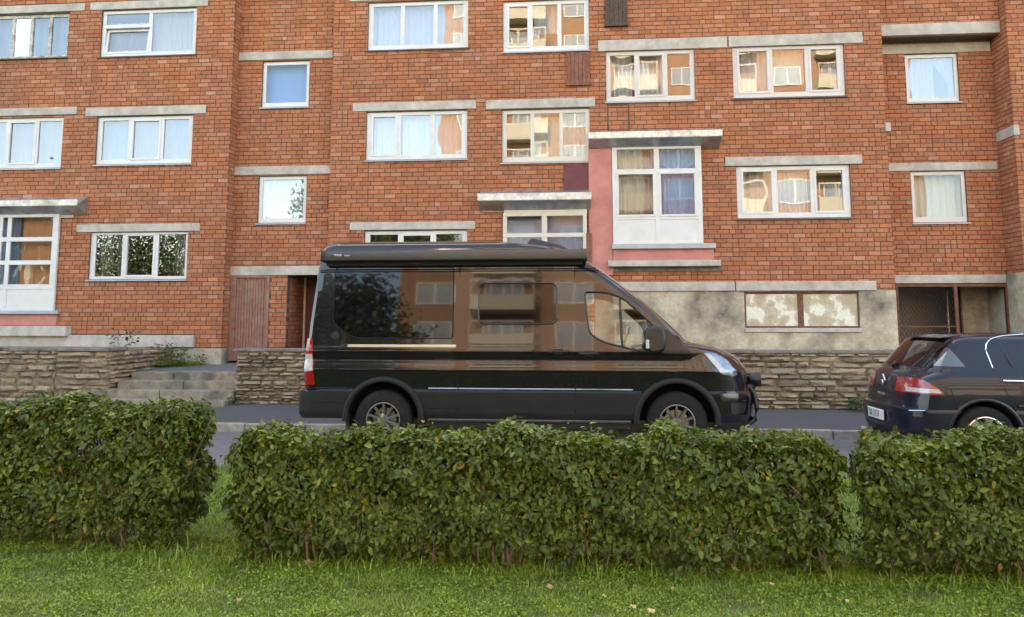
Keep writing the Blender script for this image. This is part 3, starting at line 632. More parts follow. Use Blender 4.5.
# --- bricks
BR = MB(); CAND = []
def add_brick(mapf, u0, u1, z0, z1, front, full):
    pr = random.uniform(-.004, .004); rv = random.random(); j = random.uniform(-.0015, .0015)
    if front and full: CAND.append((mapf(u0, 0, z0), rv, pr, u0, u1, z0, z1, mapf)); return
    emit(mapf, u0, u1, z0+j, z1+j, pr, rv)
def emit(mapf, u0, u1, z0, z1, pr, rv):
    f = [mapf(u0, pr, z0), mapf(u1, pr, z0), mapf(u1, pr, z1), mapf(u0, pr, z1)]; b = [mapf(u0, .03, z0), mapf(u1, .03, z0), mapf(u1, .03, z1), mapf(u0, .03, z1)]
    BR.faces(f+b, [(0,1,2,3),(1,5,6,2),(4,0,3,7),(3,2,6,7),(4,5,1,0)], 0, rv)
CH, CL, JT = .1, .26, .016
def lay(u0, u1, z0, z1, hs, mapf, front, off=0.0):
    k = math.floor(z0/CH)
    while k*CH < z1:
        za, zb = max(k*CH, z0), min(k*CH+CH-JT, z1); k += 1
        if zb-za < .02: continue
        cut = [h for h in hs if h[2] < zb and h[3] > za]
        runs = [(a, b, za, zb) for a, b in free_spans(u0, u1, [(h[0], h[1]) for h in cut])]
        for h in cut:
            if h[3] < zb-.02: lo, hi = h[3]+.004, zb
            elif h[2] > za+.02: lo, hi = za, h[2]-.004
            else: continue
            others = [(g[0], g[1]) for g in cut if g is not h and g[2] < hi and g[3] > lo]
            runs += [(a, b, lo, hi) for a, b in free_spans(max(h[0], u0), min(h[1], u1), others)]
        o = (k % 2)*CL/2 + off + (CL/4 if k % 6 == 0 else 0)
        for a, b, lo, hi in runs:
            i = math.floor((a-o)/CL)
            while o+i*CL < b:
                s, e = o+i*CL, o+(i+1)*CL-JT; i += 1
                parts = [(s, e)] if random.random() > .16 else [(s, s+(CL-2*JT)/2), (s+CL/2, e)]
                for p, q in parts:
                    p2, q2 = max(p, a+.002), min(q, b-.002)
                    if q2-p2 > .025: add_brick(mapf, p2, q2, lo, hi, front, q2-p2 > CL-JT-.001 and hi-lo > CH-JT-.001)
wallmb = []
def wall_backing(sec, z0, z1):
    x0, x1 = RANGE[sec]; Y = PLANE[sec]+.012; mb = MB()
    for (p, q, a, b) in rects_minus(x0, x1, z0, z1, holes[sec]): mb.poly([(p,Y,a),(q,Y,a),(q,Y,b),(p,Y,b)])
    for h in holes[sec]:
        a, b, c, d = max(h[0], x0), min(h[1], x1), max(h[2], z0), min(h[3], z1); y1 = Y+.16
        mb.poly([(a,Y,c),(a,y1,c),(a,y1,d),(a,Y,d)]); mb.poly([(b,Y,c),(b,Y,d),(b,y1,d),(b,y1,c)]); mb.poly([(a,Y,d),(a,y1,d),(b,y1,d),(b,Y,d)]); mb.poly([(a,Y,c),(b,Y,c),(b,y1,c),(a,y1,c)])
    return mb.build('wall', 'mortar', BLD)
WALL = {}
for sec in 'ABCDE':
    z0, z1 = ZB, (zb_top if sec == 'D' else ZT); WALL[sec] = wall_backing(sec, z0, z1); Yp = PLANE[sec]
    lay(RANGE[sec][0], RANGE[sec][1], z0, z1, holes[sec], (lambda u, w_, z, Yp=Yp: (u, Yp+w_, z)), True, {'A': 0, 'B': .07, 'C': .03, 'D': .1, 'E': .05}[sec])
# above the beam of D the wall is flush with C again
mb = MB(); mb.poly([(XC,F2+.012,zb_top),(XD,F2+.012,zb_top),(XD,F2+.012,ZT),(XC,F2+.012,ZT)]); mb.build('wall', 'mortar', BLD)
mb = MB(); mb.poly([(XC-.012,F,2.2),(XC-.012,FD+.02,2.2),(XC-.012,FD+.02,ZT),(XC-.012,F,ZT)]); mb.build('return_wall', 'brick_far', BLD)
lay(XC, XD, zb_top+.01, ZT, [], lambda u, w_, z: (u, F2+w_, z), False)
# returns: A/B corner, C/B corner, D/E corner, entrance cheek
def ret(X, sgn, y0, y1, z0, z1, hs=()):
    mb = MB(); xx = X-sgn*.012
    mb.poly([(xx,y0,z0),(xx,y1,z0),(xx,y1,z1),(xx,y0,z1)]); mb.build('return_wall', 'mortar', BLD)
    lay(y0+.01, y1, z0, z1, list(hs), lambda u, w_, z: (X-sgn*w_, u, z), False)
ret(XA, 1, FA, FB+.02, fz, ZT); ret(XB, -1, F, FB+.02, .6, ZT); ret(XD, -1, F, FD, ez, zb_top, [(F-.1, FD, zz0-.12, zz0+.1)]); ret(XD, -1, F, F2, zb_top, ZT); ret(EX0, 1, FB, ED, DZ0, EZ1)
# niche bricks
CAND.sort(key=lambda c: (0 if (c[0][0] < 9.6 and 2.6 < c[0][2] < 8.7) else 1, -c[0][0]))
VAR = []
for i in range(10):
    m2 = MB(); rv = (i+.5)/10; L_, H_ = CL-JT, CH-JT
    m2.faces([(0,0,0),(L_,0,0),(L_,0,H_),(0,0,H_),(0,.03,0),(L_,.03,0),(L_,.03,H_),(0,.03,H_)], [(0,1,2,3),(1,5,6,2),(4,0,3,7),(3,2,6,7),(4,5,1,0)], 0, rv); VAR.append(m2.mesh('brick', 'brick'))
for n_, c in enumerate(CAND):
    if n_ < 300:
        p = c[0]; sec = 'E' if p[0] >= XD else ('D' if p[1] > F+.3 else 'C')
        o = link('brick', VAR[min(9, int(c[1]*10))], WALL[sec]); o.location = Vector((p[0], p[1]+c[2], p[2])) - origin(WALL[sec])
    else: emit(c[7], c[3], c[4], c[5], c[6], c[2], c[1])
stuff(BR.build('brickwork', 'brick', BLD))
# the storeys above the picture and the ends of the block, which keep the sun off the street
mb = MB(); mb.box(-34, 34, F, F+12, ZT+.001, 15.0); mb.box(-34, XL, F, F+12, 0, ZT); mb.box(XRR, 34, F, F+12, 0, ZT); mb.build('outer_walls', 'brick_far', BLD)
mb = MB(); mb.box(-34, 34, F+2.5, F+2.6, 0, ZT); mb.build('inner_wall', 'room', BLD)
mb = MB(); mb.box(-34.2, 34.2, F-.3, F+12.2, 15.0, 15.25); mb.build('roof', 'slab_dark', BLD)

# ------------------------------------------------------------------ terrace, steps and stone walls
TZ = .95
LX1 = PX(107, 380, YS)[0]; SX0 = PX(236, 375, YS)[0]; SX1 = PX(893, 380, YS)[0]+3.2
sheet('terrace', 'earth', SX0+.2, 13, [(YS+.3, TZ), (F+.3, TZ)], 6)
mb = MB(); mb.box(-18, LX1-.3, YS+.3, FA+.3, 0, .86); structure(mb.build('terrace', 'earth'))
def stone_mesh():
    mb = MB(); nx, nz = 4, 3; P = []
    for j in range(nz+1):
        for i in range(nx+1):
            u = i/nx-.5; v = j/nz-.5; edge = max(abs(u), abs(v))*2
            e = .02+.06*random.random(); bx = u*(1-2*e) if abs(u) > .49 else u+random.uniform(-.05, .05); bz = v*(1-3*e) if abs(v) > .49 else v+random.uniform(-.06, .06)
            P.append((bx, -.5+random.uniform(-.2, .2)+(.25 if edge > .98 else 0), bz))
    q = [(j*(nx+1)+i, j*(nx+1)+i+1, (j+1)*(nx+1)+i+1, (j+1)*(nx+1)+i) for j in range(nz) for i in range(nx)]
    rim = [i for i in range(nx+1)] + [j*(nx+1)+nx for j in range(1, nz+1)] + [nz*(nx+1)+i for i in range(nx-1, -1, -1)] + [j*(nx+1) for j in range(nz-1, 0, -1)]
    b = len(P); P += [(P[r][0]*1.06, .5, P[r][2]*1.06) for r in rim]; m = len(rim)
    q += [(rim[k], b+k, b+(k+1) % m, rim[(k+1) % m]) for k in range(m)]
    mb.faces(P, q); return mb.mesh('stone', 'stone', smooth=50, fix=True)
STONES = [stone_mesh() for _ in range(16)]
def stones(parent, p0, d, length, z0, z1, lens=(.16, .62), hs=(.04, .12), thick=.16):
    d = Vector(d).normalized(); nrm = Vector((d.y, -d.x, 0)); z = z0; ang = math.atan2(d.y, d.x); og = origin(parent)
    while z < z1-.02:
        h = min(random.uniform(*hs), z1-z)
        if z1-z-h < .035: h = z1-z
        u = random.uniform(-.1, 0)
        while u < length-.02:
            L = random.uniform(*lens)*(.7+h*4); a, b = max(u, 0), min(u+L, length); u += L
            if b-a < .05: continue
            o = link('stone', random.choice(STONES), parent); c = Vector(p0)+d*((a+b)/2)+nrm*random.uniform(-.025, .02); hh = h*random.uniform(.88, 1.05)
            o.location = Vector((c.x, c.y, z+h/2+random.uniform(-.006, .006))) - og; o.rotation_euler = (random.uniform(-.05, .05), random.uniform(-.03, .03), ang+random.uniform(-.03, .03)); o.scale = ((b-a)*1.0, thick, hh)
        z += h
WR = thing('stone_wall', 'long low wall of tan stone slabs behind the van and car', 'stone wall', (0, YS, 0))
mb = MB(); mb.box(SX0+.04, SX1, YS+.012, YS+.36, -.05, 1.0); mb.build('wall_core', 'stone_mortar', WR)
vis = PX(312, 380, YS)[0]; vis2 = PX(690, 380, YS)[0]
stones(WR, (SX0, YS+.03, 0), (1, 0, 0), vis-SX0, 0, 1.0, (.14, .42), (.045, .10)); stones(WR, (vis, YS+.03, 0), (1, 0, 0), vis2-vis, 0, 1.0, (.5, 1.1), (.09, .17)); stones(WR, (vis2, YS+.03, 0), (1, 0, 0), SX1-vis2-2.4, 0, 1.0, (.14, .56), (.04, .125))
stones(WR, (SX0+.03, YS+.36, 0), (0, -1, 0), .33, 0, 1.0, (.2, .4))
x = SX0-.06
while x < SX1-2.4:
    L = random.uniform(.9, 1.9); mb = MB(); mb.box(x, x+L-.012, YS-.04+random.uniform(-.015, .015), YS+.42, 1.002, 1.06+random.uniform(-.006, .008)); mb.build('cap_slab', 'slab_dark', WR, bevel=.012); x += L
WL = thing('stone_wall', 'short low stone wall left of the steps below the left bay', 'stone wall', (LX1, YS, 0))
mb = MB(); mb.box(-18, LX1-.03, YS+.012, FA-.1, -.05, 1.0); mb.build('wall_core', 'stone_mortar', WL)
xm = PX(55, 380, YS)[0]; xl = PX(-40, 380, YS)[0]
stones(WL, (xl, YS+.03, 0), (1, 0, 0), xm-xl, 0, 1.0, (.18, .4), (.08, .15)); stones(WL, (xm, YS+.03, 0), (1, 0, 0), LX1-xm, 0, 1.0, (.4, .8), (.08, .13)); stones(WL, (LX1-.03, YS+.1, .1), (0, 1, 0), 2.2, .1, .98, (.12, .3), (.06, .12))
x = xl-.4
while x < LX1-.1:
    L = random.uniform(.8, 1.6); e = min(x+L, LX1+.05); mb = MB(); mb.box(x, e-.012, YS-.05+random.uniform(-.03, .02), YS+.6, 1.0, 1.055+random.uniform(0, .02)); mb.build('cap_slab', 'slab_dark', WL, bevel=.012); x += L
ST = thing('steps', 'four worn stone steps up to the brown plank door', 'steps', (PX(170, 395, YS)[0], YS-.3, 0))
sz = [.11, .265, .41, .555]; sy = [YS-.45, YS-.1, YS+.25, YS+.6]
for i in range(4):
    xa = LX1-.1+.08*i + (-.25 if i < 2 else 0); xb = SX0-.01; xmid = xa+(xb-xa)*random.uniform(.35, .6)
    for a, b in ((xa, xmid-.005), (xmid+.005, xb)):
        mb = MB(); mb.box(a, b, sy[i]+random.uniform(-.008, .008), sy[i]+.36 if i < 3 else sy[i]+.5, (sz[i-1]-.02 if i else -.04), sz[i]+random.uniform(-.006, .006)); mb.build('step', 'step_stone', ST, bevel=.018)
mb = MB(); mb.hexa([(LX1, sy[3]+.3, .3), (SX0+1.5, sy[3]+.3, .3), (EX1, ED, .3), (LX1, ED, .3), (LX1, sy[3]+.3, .548), (SX0+1.5, sy[3]+.3, .548), (EX1, ED, DZ0), (LX1, ED, DZ0)]); structure(mb.build('landing', 'asphalt_old'))

# ------------------------------------------------------------------ vehicles
def interp(tab, z, i):
    if z <= tab[0][0]: return tab[0][i]
    for a, b in zip(tab, tab[1:]):
        if z <= b[0]:
            t = (z-a[0])/(b[0]-a[0]); return a[i]+(b[i]-a[i])*t
    return tab[-1][i]
def loft(tab, off=0.0, nf=13, ns=44, matf=None, ex=2.7):
    """tab rows: z, x_rear, x_front, half_width, front_corner, rear_corner -> closed body from horizontal slices"""
    mb = MB(); loops = []
    for (z, xr, xf, hw, cf, cr) in tab:
        xr -= off; xf += off; hw += off; L = []
        def arc(x_end, c, sgn):
            out = []
            for k in range(nf):
                a = -math.pi/2+math.pi*k/(nf-1); ca = abs(math.cos(a))**(2/ex); sa = math.copysign(abs(math.sin(a))**(2/ex), math.sin(a))
                out.append((x_end-sgn*c+sgn*c*ca, hw*sa, z))
            return out
        fr = arc(xf, cf, 1); rr = arc(xr, cr, -1)[::-1]
        xa, xb = xr+cr, xf-cf
        side = [(xa+(xb-xa)*(i/ns), -hw, z) for i in range(1, ns)]
        L = side + fr + [(xb+(xa-xb)*(i/ns), hw, z) for i in range(1, ns)] + rr
        loops.append(L)
    M = len(loops[0]); b = len(mb.v)
    for L in loops: mb.v += L
    for j in range(len(loops)-1):
        for i in range(M):
            i2 = (i+1) % M; f = (b+j*M+i, b+j*M+i2, b+(j+1)*M+i2, b+(j+1)*M+i); mb.f.append(f)
            c = [sum(mb.v[q][k] for q in f)/4 for k in range(3)]; mb.m.append(matf(c) if matf else 0); mb.a.append(0)
    mb.f.append(tuple(b+i for i in range(M))[::-1]); mb.m.append(1 if matf else 0); mb.a.append(0)
    e = b+(len(loops)-1)*M; mb.f.append(tuple(e+i for i in range(M))); mb.m.append(0); mb.a.append(0)
    return mb
def densify(tab, step=.03):
    out = []
    for a, b in zip(tab, tab[1:]):
        n = max(1, int((b[0]-a[0])/step))
        for i in range(n): out.append(tuple(p+(q-p)*i/n for p, q in zip(a, b)))
    out.append(tab[-1]); return out
def cutter(pts, y0, y1, mats, mi):
    mb = MB(); mb.prism(pts, y0, y1, mi); return mb.build('cut', mats, fix=True)
def cutter_x(pts, x0, x1, mats, mi):
    mb = MB(); n = len(pts); mb.v += [(x0, y, z) for y, z in pts]+[(x1, y, z) for y, z in pts]
    mb.f += [tuple(range(n)), tuple(range(n, 2*n))[::-1]]+[(i, n+i, n+(i+1) % n, (i+1) % n) for i in range(n)]; mb.m = [mi]*(n+2); mb.a = [0]*(n+2)
    return mb.build('cut', mats, fix=True)
def panel(name, tab, off, pts, y0, y1, mats, parent, matf=None, minus=(), rear=None, ang=30):
    """a skin panel: the body swollen by `off`, cut to an outline"""
    o = loft(tab, off, matf=matf).build(name, mats, parent, local=True, fix=True); o.parent = None
    mi = 0
    c = cutter_x(pts, y0, y1, mats, mi) if rear else cutter(pts, y0, y1, mats, mi)
    boolean(o, c, 'INTERSECT')
    for q in minus: boolean(o, cutter(q, -3, 3, mats, mi), 'DIFFERENCE')
    o.parent = parent; smooth_obj(o, ang); return o
def patch(name, tab, poly, off, mat, parent, rows=12, side=-1, thick=0):
    """thin convex patch lying on the body side"""
    zs = [p[1] for p in poly]; z0, z1 = min(zs), max(zs); mb = MB(); pr = None; L = len(poly)
    lev = sorted({z0+(z1-z0)*i/rows for i in range(rows+1)} | set(zs))
    for z in lev:
        xs = []
        for i in range(L):
            (xa, za), (xb, zb) = poly[i], poly[(i+1) % L]
            if min(za, zb)-1e-9 <= z <= max(za, zb)+1e-9:
                xs += [xa, xb] if abs(zb-za) < 1e-9 else [xa+(xb-xa)*(z-za)/(zb-za)]
        if not xs: continue
        y = side*(interp(tab, z, 3)+off); cur = ((min(xs), y, z), (max(xs), y, z))
        if pr: mb.poly([pr[0], pr[1], cur[1], cur[0]])
        pr = cur
    return mb.build(name, mat, parent, local=True, smooth=60, fix=True)
def strip(name, pts, w_, tab, off, mat, parent, n=6):
    mb = MB(); mb.tube([(x, -(interp(tab, z, 3)+off), z) for x, z in pts], w_, n); return mb.build(name, mat, parent, local=True, smooth=50)
def wheel(parent, c, r, rr, wdt, nsp, rim_mat, side=-1, spoke_w=.022, twin=False):
    mb = MB(); h = wdt/2
    prof = [(rr-.005, -h*.8), (rr+.012, -h*.98), (r*.90, -h), (r*.965, -h*.86), (r, -h*.62), (r, -h*.22), (r*.985, -h*.2), (r*.985, h*.2), (r, h*.22), (r, h*.62), (r*.965, h*.86), (r*.9, h), (rr+.012, h*.98), (rr-.005, h*.8)]
    mb.lathe_y(prof, c, 64)
    for k in range(44):                     # tread blocks on the shoulder
        a = 2*math.pi*k/44; a2 = a+.075
        for s in (-1, 1):
            P = [(c[0]+q*math.cos(t), c[1]+s*y, c[2]+q*math.sin(t)) for t in (a, a2) for q, y in ((r*.955, h*.9), (r*1.006, h*.6), (r*1.006, h*.25))]
            mb.faces(P, [(0, 1, 4, 3), (1, 2, 5, 4)])
    wo = mb.build('wheel', 'rubber', parent, local=True, smooth=40)
    mb = MB(); yo = side*h
    mb.lathe_y([(rr, yo*.95), (rr-.012, yo*.98), (rr-.02, yo*.85), (rr-.03, yo*.3), (rr-.035, -yo*.5)], c, 56)
    mb.lathe_y([(.001, yo*.72), (.05, yo*.72), (.065, yo*.62), (.068, yo*.3)], c, 24)
    for k in range(nsp):
        for dd in ((-.09, .09) if twin else (0,)):
            a = 2*math.pi*(k+.5)/nsp; ca, sa = math.cos(a), math.sin(a); a1 = a+dd; c1, s1 = math.cos(a1), math.sin(a1)
            def pt(rad, t, y, outer=False):
                cc, ss = (c1, s1) if outer else (ca, sa); return (c[0]+rad*cc-t*ss, c[1]+y, c[2]+rad*ss+t*cc)
            w0, w1 = spoke_w*.9, spoke_w*1.15
            P = [pt(.05, -w0, yo*.7), pt(rr-.012, -w1, yo*.9, 1), pt(rr-.012, w1, yo*.9, 1), pt(.05, w0, yo*.7), pt(.05, -w0*1.3, yo*.4), pt(rr-.012, -w1*1.3, yo*.6, 1), pt(rr-.012, w1*1.3, yo*.6, 1), pt(.05, w0*1.3, yo*.4)]
            mb.faces(P, [(0, 1, 2, 3), (0, 4, 5, 1), (2, 6, 7, 3)])
    mb.build('rim', rim_mat, wo, local=True, smooth=30)
    mb = MB(); mb.lathe_y([(.001, yo*.15), (.15, yo*.15), (.15, -yo*.1)], c, 32); mb.build('brake_disc', 'steel', wo, local=True, smooth=30)
    mb = MB(); mb.lathe_y([(.001, -yo*.3), (rr-.03, -yo*.3)], c, 32); mb.build('hub_backing', 'void', wo, local=True)
    return wo

# ---- the black camper van
VX, VY, VZ = -3.65, 11.03, -.03
VAN = thing('camper_van', 'glossy black high-roof camper van with grey awning along its roof', 'van', (VX, VY, VZ))
VAN.rotation_euler = (R(-1.2), 0, 0)
def vp(px, py, Y=10.0): X, Z = PX(px, py, Y); return (X-VX, Z-VZ)
VT = [(0.36, -0.055, 5.82, 1.0, 0.75, 0.14), (0.42, -0.085, 5.85, 1.022, 0.78, 0.14), (0.64, -0.085, 5.865, 1.03, 0.78, 0.14), (0.70, -0.08, 5.85, 1.03, 0.78, 0.14), (0.73, -0.01, 5.845, 0.996, 0.8, 0.12), (0.8, -0.005, 5.83, 1.004, 0.8, 0.12), (0.9, -0.005, 5.8, 1.02, 0.79, 0.12), (0.96, -0.005, 5.78, 1.029, 0.78, 0.12), (1.0, -0.005, 5.765, 1.03, 0.76, 0.12), (1.05, -0.005, 5.73, 1.016, 0.74, 0.12), (1.1, 0.0, 5.69, 1.012, 0.72, 0.12), (1.15, 0.0, 5.63, 1.018, 0.7, 0.12), (1.2, 0.005, 5.54, 1.027, 0.66, 0.12), (1.24, 0.005, 5.44, 1.026, 0.6, 0.12), (1.265, 0.007, 5.36, 1.02, 0.56, 0.12), (1.3, 0.01, 5.21, 1.016, 0.44, 0.12), (1.325, 0.012, 5.08, 1.014, 0.34, 0.12), (1.345, 0.015, 5.0, 1.012, 0.28, 0.12), (1.42, 0.02, 4.92, 1.006, 0.26, 0.12), (1.6, 0.03, 4.735, 0.99, 0.25, 0.12), (1.775, 0.045, 4.545, 0.974, 0.24, 0.12), (1.95, 0.06, 4.33, 0.957, 0.24, 0.12), (2.1, 0.07, 4.145, 0.942, 0.24, 0.13), (2.22, 0.08, 3.985, 0.93, 0.26, 0.13), (2.32, 0.09, 3.85, 0.918, 0.28, 0.14), (2.4, 0.105, 3.73, 0.908, 0.32, 0.15), (2.495, 0.115, 3.6, 0.9, 0.36, 0.16), (2.555, 0.13, 3.43, 0.888, 0.42, 0.18), (2.595, 0.155, 3.22, 0.87, 0.5, 0.2), (2.625, 0.195, 2.95, 0.83, 0.55, 0.24), (2.6500000000000004, 0.275, 2.6, 0.74, 0.5, 0.3), (2.665, 0.515, 2.2, 0.5, 0.4, 0.3)]
VT = densify(VT, .04)
VM = ['paint_black', 'cladding', 'void']
vm = lambda c: 1 if (c[2] < .699 and c[0] < 5.0) else 0
body = loft(VT, 0, matf=vm).build('body', VM, None, local=True, fix=True)
HUBS = [(1.105, .345), (4.78, .35)]
for hx, hz in HUBS:
    for s in (-1, 1):
        boolean(body, cutter([(hx+.465*math.cos(t*math.pi/24), hz+.015+.465*math.sin(t*math.pi/24)) for t in range(48)], min(s*.62, s*1.3), max(s*.62, s*1.3), VM, 2), 'DIFFERENCE')
cabwin = rounded([vp(584.5, 293), vp(607, 293.5), vp(624, 299.5), vp(655, 328), vp(660, 353.5), vp(640, 353), vp(603, 344), vp(589, 335)], [.05, .08, .1, .08, .05, .1, .1, .08], 4)
boolean(body, cutter(cabwin, -3, 3, VM, 2), 'DIFFERENCE')
body.parent = VAN; smooth_obj(body, 28)
x_s0, x_s1 = vp(458, 300)[0], vp(574.5, 300)[0]
fdoor = rounded([(x_s1+.012, .45), (x_s1+.012, 2.12), (4.13, 2.02), vp(683, 341), vp(684, 352), (4.83, .98), (4.42, .80), (4.27, .45)], [.05, .1, .1, .05, .03, .08, .15, .05], 4)
dfo = panel('front_door', VT, .005, fdoor, -1.4, -.6, VM, VAN, vm, minus=[cabwin])
sdo = panel('sliding_door', VT, .005, rounded([(x_s0+.006, .45), (x_s0+.006, 2.27), (x_s1-.004, 2.27), (x_s1-.004, .45)], .06, 4), -1.4, -.6, VM, VAN, vm)
qp = panel('rear_quarter_panel', VT, .004, rounded([vp(332, 268), vp(452, 268), vp(452, 340), vp(352, 340), vp(331, 325)], [.08, .03, .03, .14, .1], 5), -1.4, -.6, ['black_glass'], VAN)
qo = rounded([vp(332, 268), vp(452, 268), vp(452, 340), vp(352, 340), vp(331, 325)], [.08, .03, .03, .14, .1], 5); strip('panel_seal', qo+[qo[0]], .009, VT, .001, 'void', qp, 5)
patch('pane', VT, cabwin, -.012, 'car_glass', dfo); patch('pane', VT, cabwin, -.012, 'car_glass', body, side=1)
sw = [vp(478, 284.5), vp(556.5, 284.5), vp(556.5, 325.5), vp(478, 325.5)]
sp = panel('door_inset', VT, .008, rounded([(sw[0][0]-.19, sw[0][1]+.1), (sw[1][0]+.15, sw[0][1]+.1), (sw[1][0]+.15, sw[2][1]-.14), (sw[0][0]-.19, sw[2][1]-.14)], .1, 5), -1.4, -.6, ['paint_black'], sdo)
swp = panel('side_window', VT, .013, rounded(sw, .09, 6), -1.4, -.6, ['black_glass'], VAN)
ro = rounded(sw, .09, 6); strip('window_seal', ro+[ro[0]], .010, VT, .012, 'black_plastic', swp)
cw = cabwin; strip('window_seal', cw+[cw[0]], .013, VT, .0, 'black_plastic', dfo)
strip('window_divider', [vp(620, 297), vp(622.5, 352)], .018, VT, -.02, 'black_plastic', dfo, 4)
patch('mirror_base_panel', VT, [vp(662, 334), vp(668, 331), vp(693, 356), vp(662, 355)], .008, 'black_plastic', VAN)
# sliding door rail, handles, filler cap
a, b = vp(340, 347.5), vp(455.5, 348.5)
mb = MB(); y = -(interp(VT, a[1], 3)); mb.box(a[0]+.09, b[0], y-.012, y+.02, a[1]-.018, a[1]+.018); rail = mb.build('sliding_rail', 'rail_metal', VAN, local=True, bevel=.004)
mb = MB(); mb.box(a[0], a[0]+.088, y-.014, y+.02, a[1]-.026, a[1]+.026); mb.build('rail_stop', 'black_plastic', rail, local=True, bevel=.006)
for px_, par in (((558, 353.5), sdo), ((589, 355.5), dfo)):
    hx, hz = vp(*px_); y = -(interp(VT, hz, 3)); mb = MB(); mb.tube([(hx-.12, y-.004, hz), (hx-.1, y-.035, hz), (hx+.1, y-.035, hz), (hx+.12, y-.004, hz)], .017, 8); mb.box(hx-.06, hx+.06, y-.009, y+.01, hz-.03, hz+.035); mb.build('handle', 'black_plastic', par, local=True, smooth=40)
hx, hz = vp(334, 336.5); y = -(interp(VT, hz, 3)); mb = MB(); mb.lathe_y([(.001, y-.012), (.035, y-.012), (.042, y-.006), (.052, y-.012), (.056, y+.01)], (hx, 0, hz), 28); mb.build('filler_cap', 'black_plastic', VAN, local=True, smooth=30)
strip('body_seam', [(x_s0, .42), (x_s0, 2.3)], .009, VT, .001, 'void', VAN, 4); strip('body_seam', [(x_s1+.004, .42), (x_s1+.004, 2.28)], .009, VT, .001, 'void', VAN, 4)
strip('roof_seam', [(.2, 2.235), (3.85, 2.235)], .010, VT, .001, 'void', VAN, 5)
strip('roof_seam', [(.2, 2.262), (3.8, 2.262)], .009, VT, .003, 'paint_black', VAN, 6)
strip('sky_reflection_strip', [(1.68, .742), (4.25, .742)], .010, VT, .004, 'alloy', VAN, 6)  # added bright strip standing in for sky mirrored along the lower ledge
strip('cladding_line', [(.15, .56), (.58, .56)], .006, VT, .0, 'void', VAN, 4); strip('cladding_line', [(1.68, .50), (4.22, .50)], .006, VT, .0, 'void', VAN, 4)
strip('body_crease', [(.2, .735), (.62, .735)], .006, VT, .001, 'paint_black', VAN, 5)
# arch flares
for hx, hz in HUBS:
    mb = MB(); hz2 = hz+.015; n = 34; rows = [(.455, -.90), (.46, -1.045), (.475, -1.055), (.515, -1.05), (.53, -1.03), (.535, -.98)]; P = []
    for k in range(n+1):
        t = R(-4)+R(188)*k/n
        for (rr_, yy) in rows: P.append((hx+rr_*math.cos(t), yy, max(hz2+rr_*math.sin(t), .33)))
    L = len(rows); mb.faces(P, [(k*L+i, k*L+i+1, (k+1)*L+i+1, (k+1)*L+i) for k in range(n) for i in range(L-1)]); mb.build('wheel_arch', 'cladding', VAN, local=True, smooth=50, fix=True)
    wheel(VAN, (hx, -.90, hz), .372, .222, .235, 10, 'alloy_dark', spoke_w=.0135)
    wheel(VAN, (hx, .90, hz-.0), .372, .222, .235, 10, 'alloy_dark', side=1, spoke_w=.0135)
mb = MB(); mb.box(.75, 5.2, -.9, .9, .26, .362); mb.box(1.65, 4.2, -.985, -.9, .27, .355); mb.build('underbody', 'black_plastic', VAN, local=True)
mb = MB(); mb.box(1.68, 4.22, -1.035, -.97, .335, .372); mb.build('side_step', 'awning_grey', VAN, local=True, bevel=.012)
FS = densify([(.17, 5.3, 5.70, .86, .45, .05), (.22, 5.25, 5.78, .93, .6, .05), (.36, 5.25, 5.815, .985, .72, .05)], .04); loft(FS).build('front_skirt', 'black_plastic', VAN, local=True, smooth=40, fix=True)
mb = MB(); mb.box(.62, .66, -1.0, -.72, .1, .42); mb.build('mud_flap', 'black_plastic', VAN, local=True)
# lamps
tl = [vp(303, 340), vp(311.5, 340), vp(313, 371), vp(314, 386.5), vp(300, 387)]
tlo = panel('tail_lamp', VT, .012, rounded([(-.2, tl[0][1]), tl[1], tl[2], tl[3], (-.2, tl[4][1])], .02, 3), -1.4, -.85, ['red_lens'], VAN)
panel('lens', VT, .015, [(-.2, vp(306, 357)[1]), (tl[1][0]+.005, vp(306, 357)[1]+.02), (tl[2][0]-.01, vp(306, 372)[1]), (-.2, vp(306, 376)[1]-.02)], -1.4, -.88, ['white_lens'], tlo)
hl = panel('headlamp', VT, .008, rounded([vp(703.5, 354.5), vp(716, 355), vp(731, 363), vp(741, 377), vp(736, 379), vp(722, 376), vp(716, 369)], .03, 4), -1.4, -.3, ['lamp_glass'], VAN)
panel('daytime_light', VT, .010, rounded([vp(706, 356), vp(712, 356.5), vp(722, 367), vp(728, 375.5), vp(722, 375), vp(717, 369)], .015, 3), -1.4, -.5, ['white_lens'], hl)
panel('fog_lamp_bezel', VT, .008, rounded([vp(731, 405.5), vp(750, 405.5), vp(748, 416), vp(733, 417)], .03, 4), -1.4, -.3, ['black_plastic'], VAN)
mb = MB()
for i in range(6): mb.box(5.66+.0*i, 5.82-.006*i, -.5, .5, .56+.07*i, .585+.07*i)
mb.build('grille', 'black_plastic', VAN, local=True)
# windscreen
panel('windscreen', VT, .004, rounded([(4.05, 2.33), (3.95, 2.30), (4.82, 1.42), (5.1, 1.40), (4.6, 1.9)], .05, 3), -.78, .78, ['black_glass'], VAN)
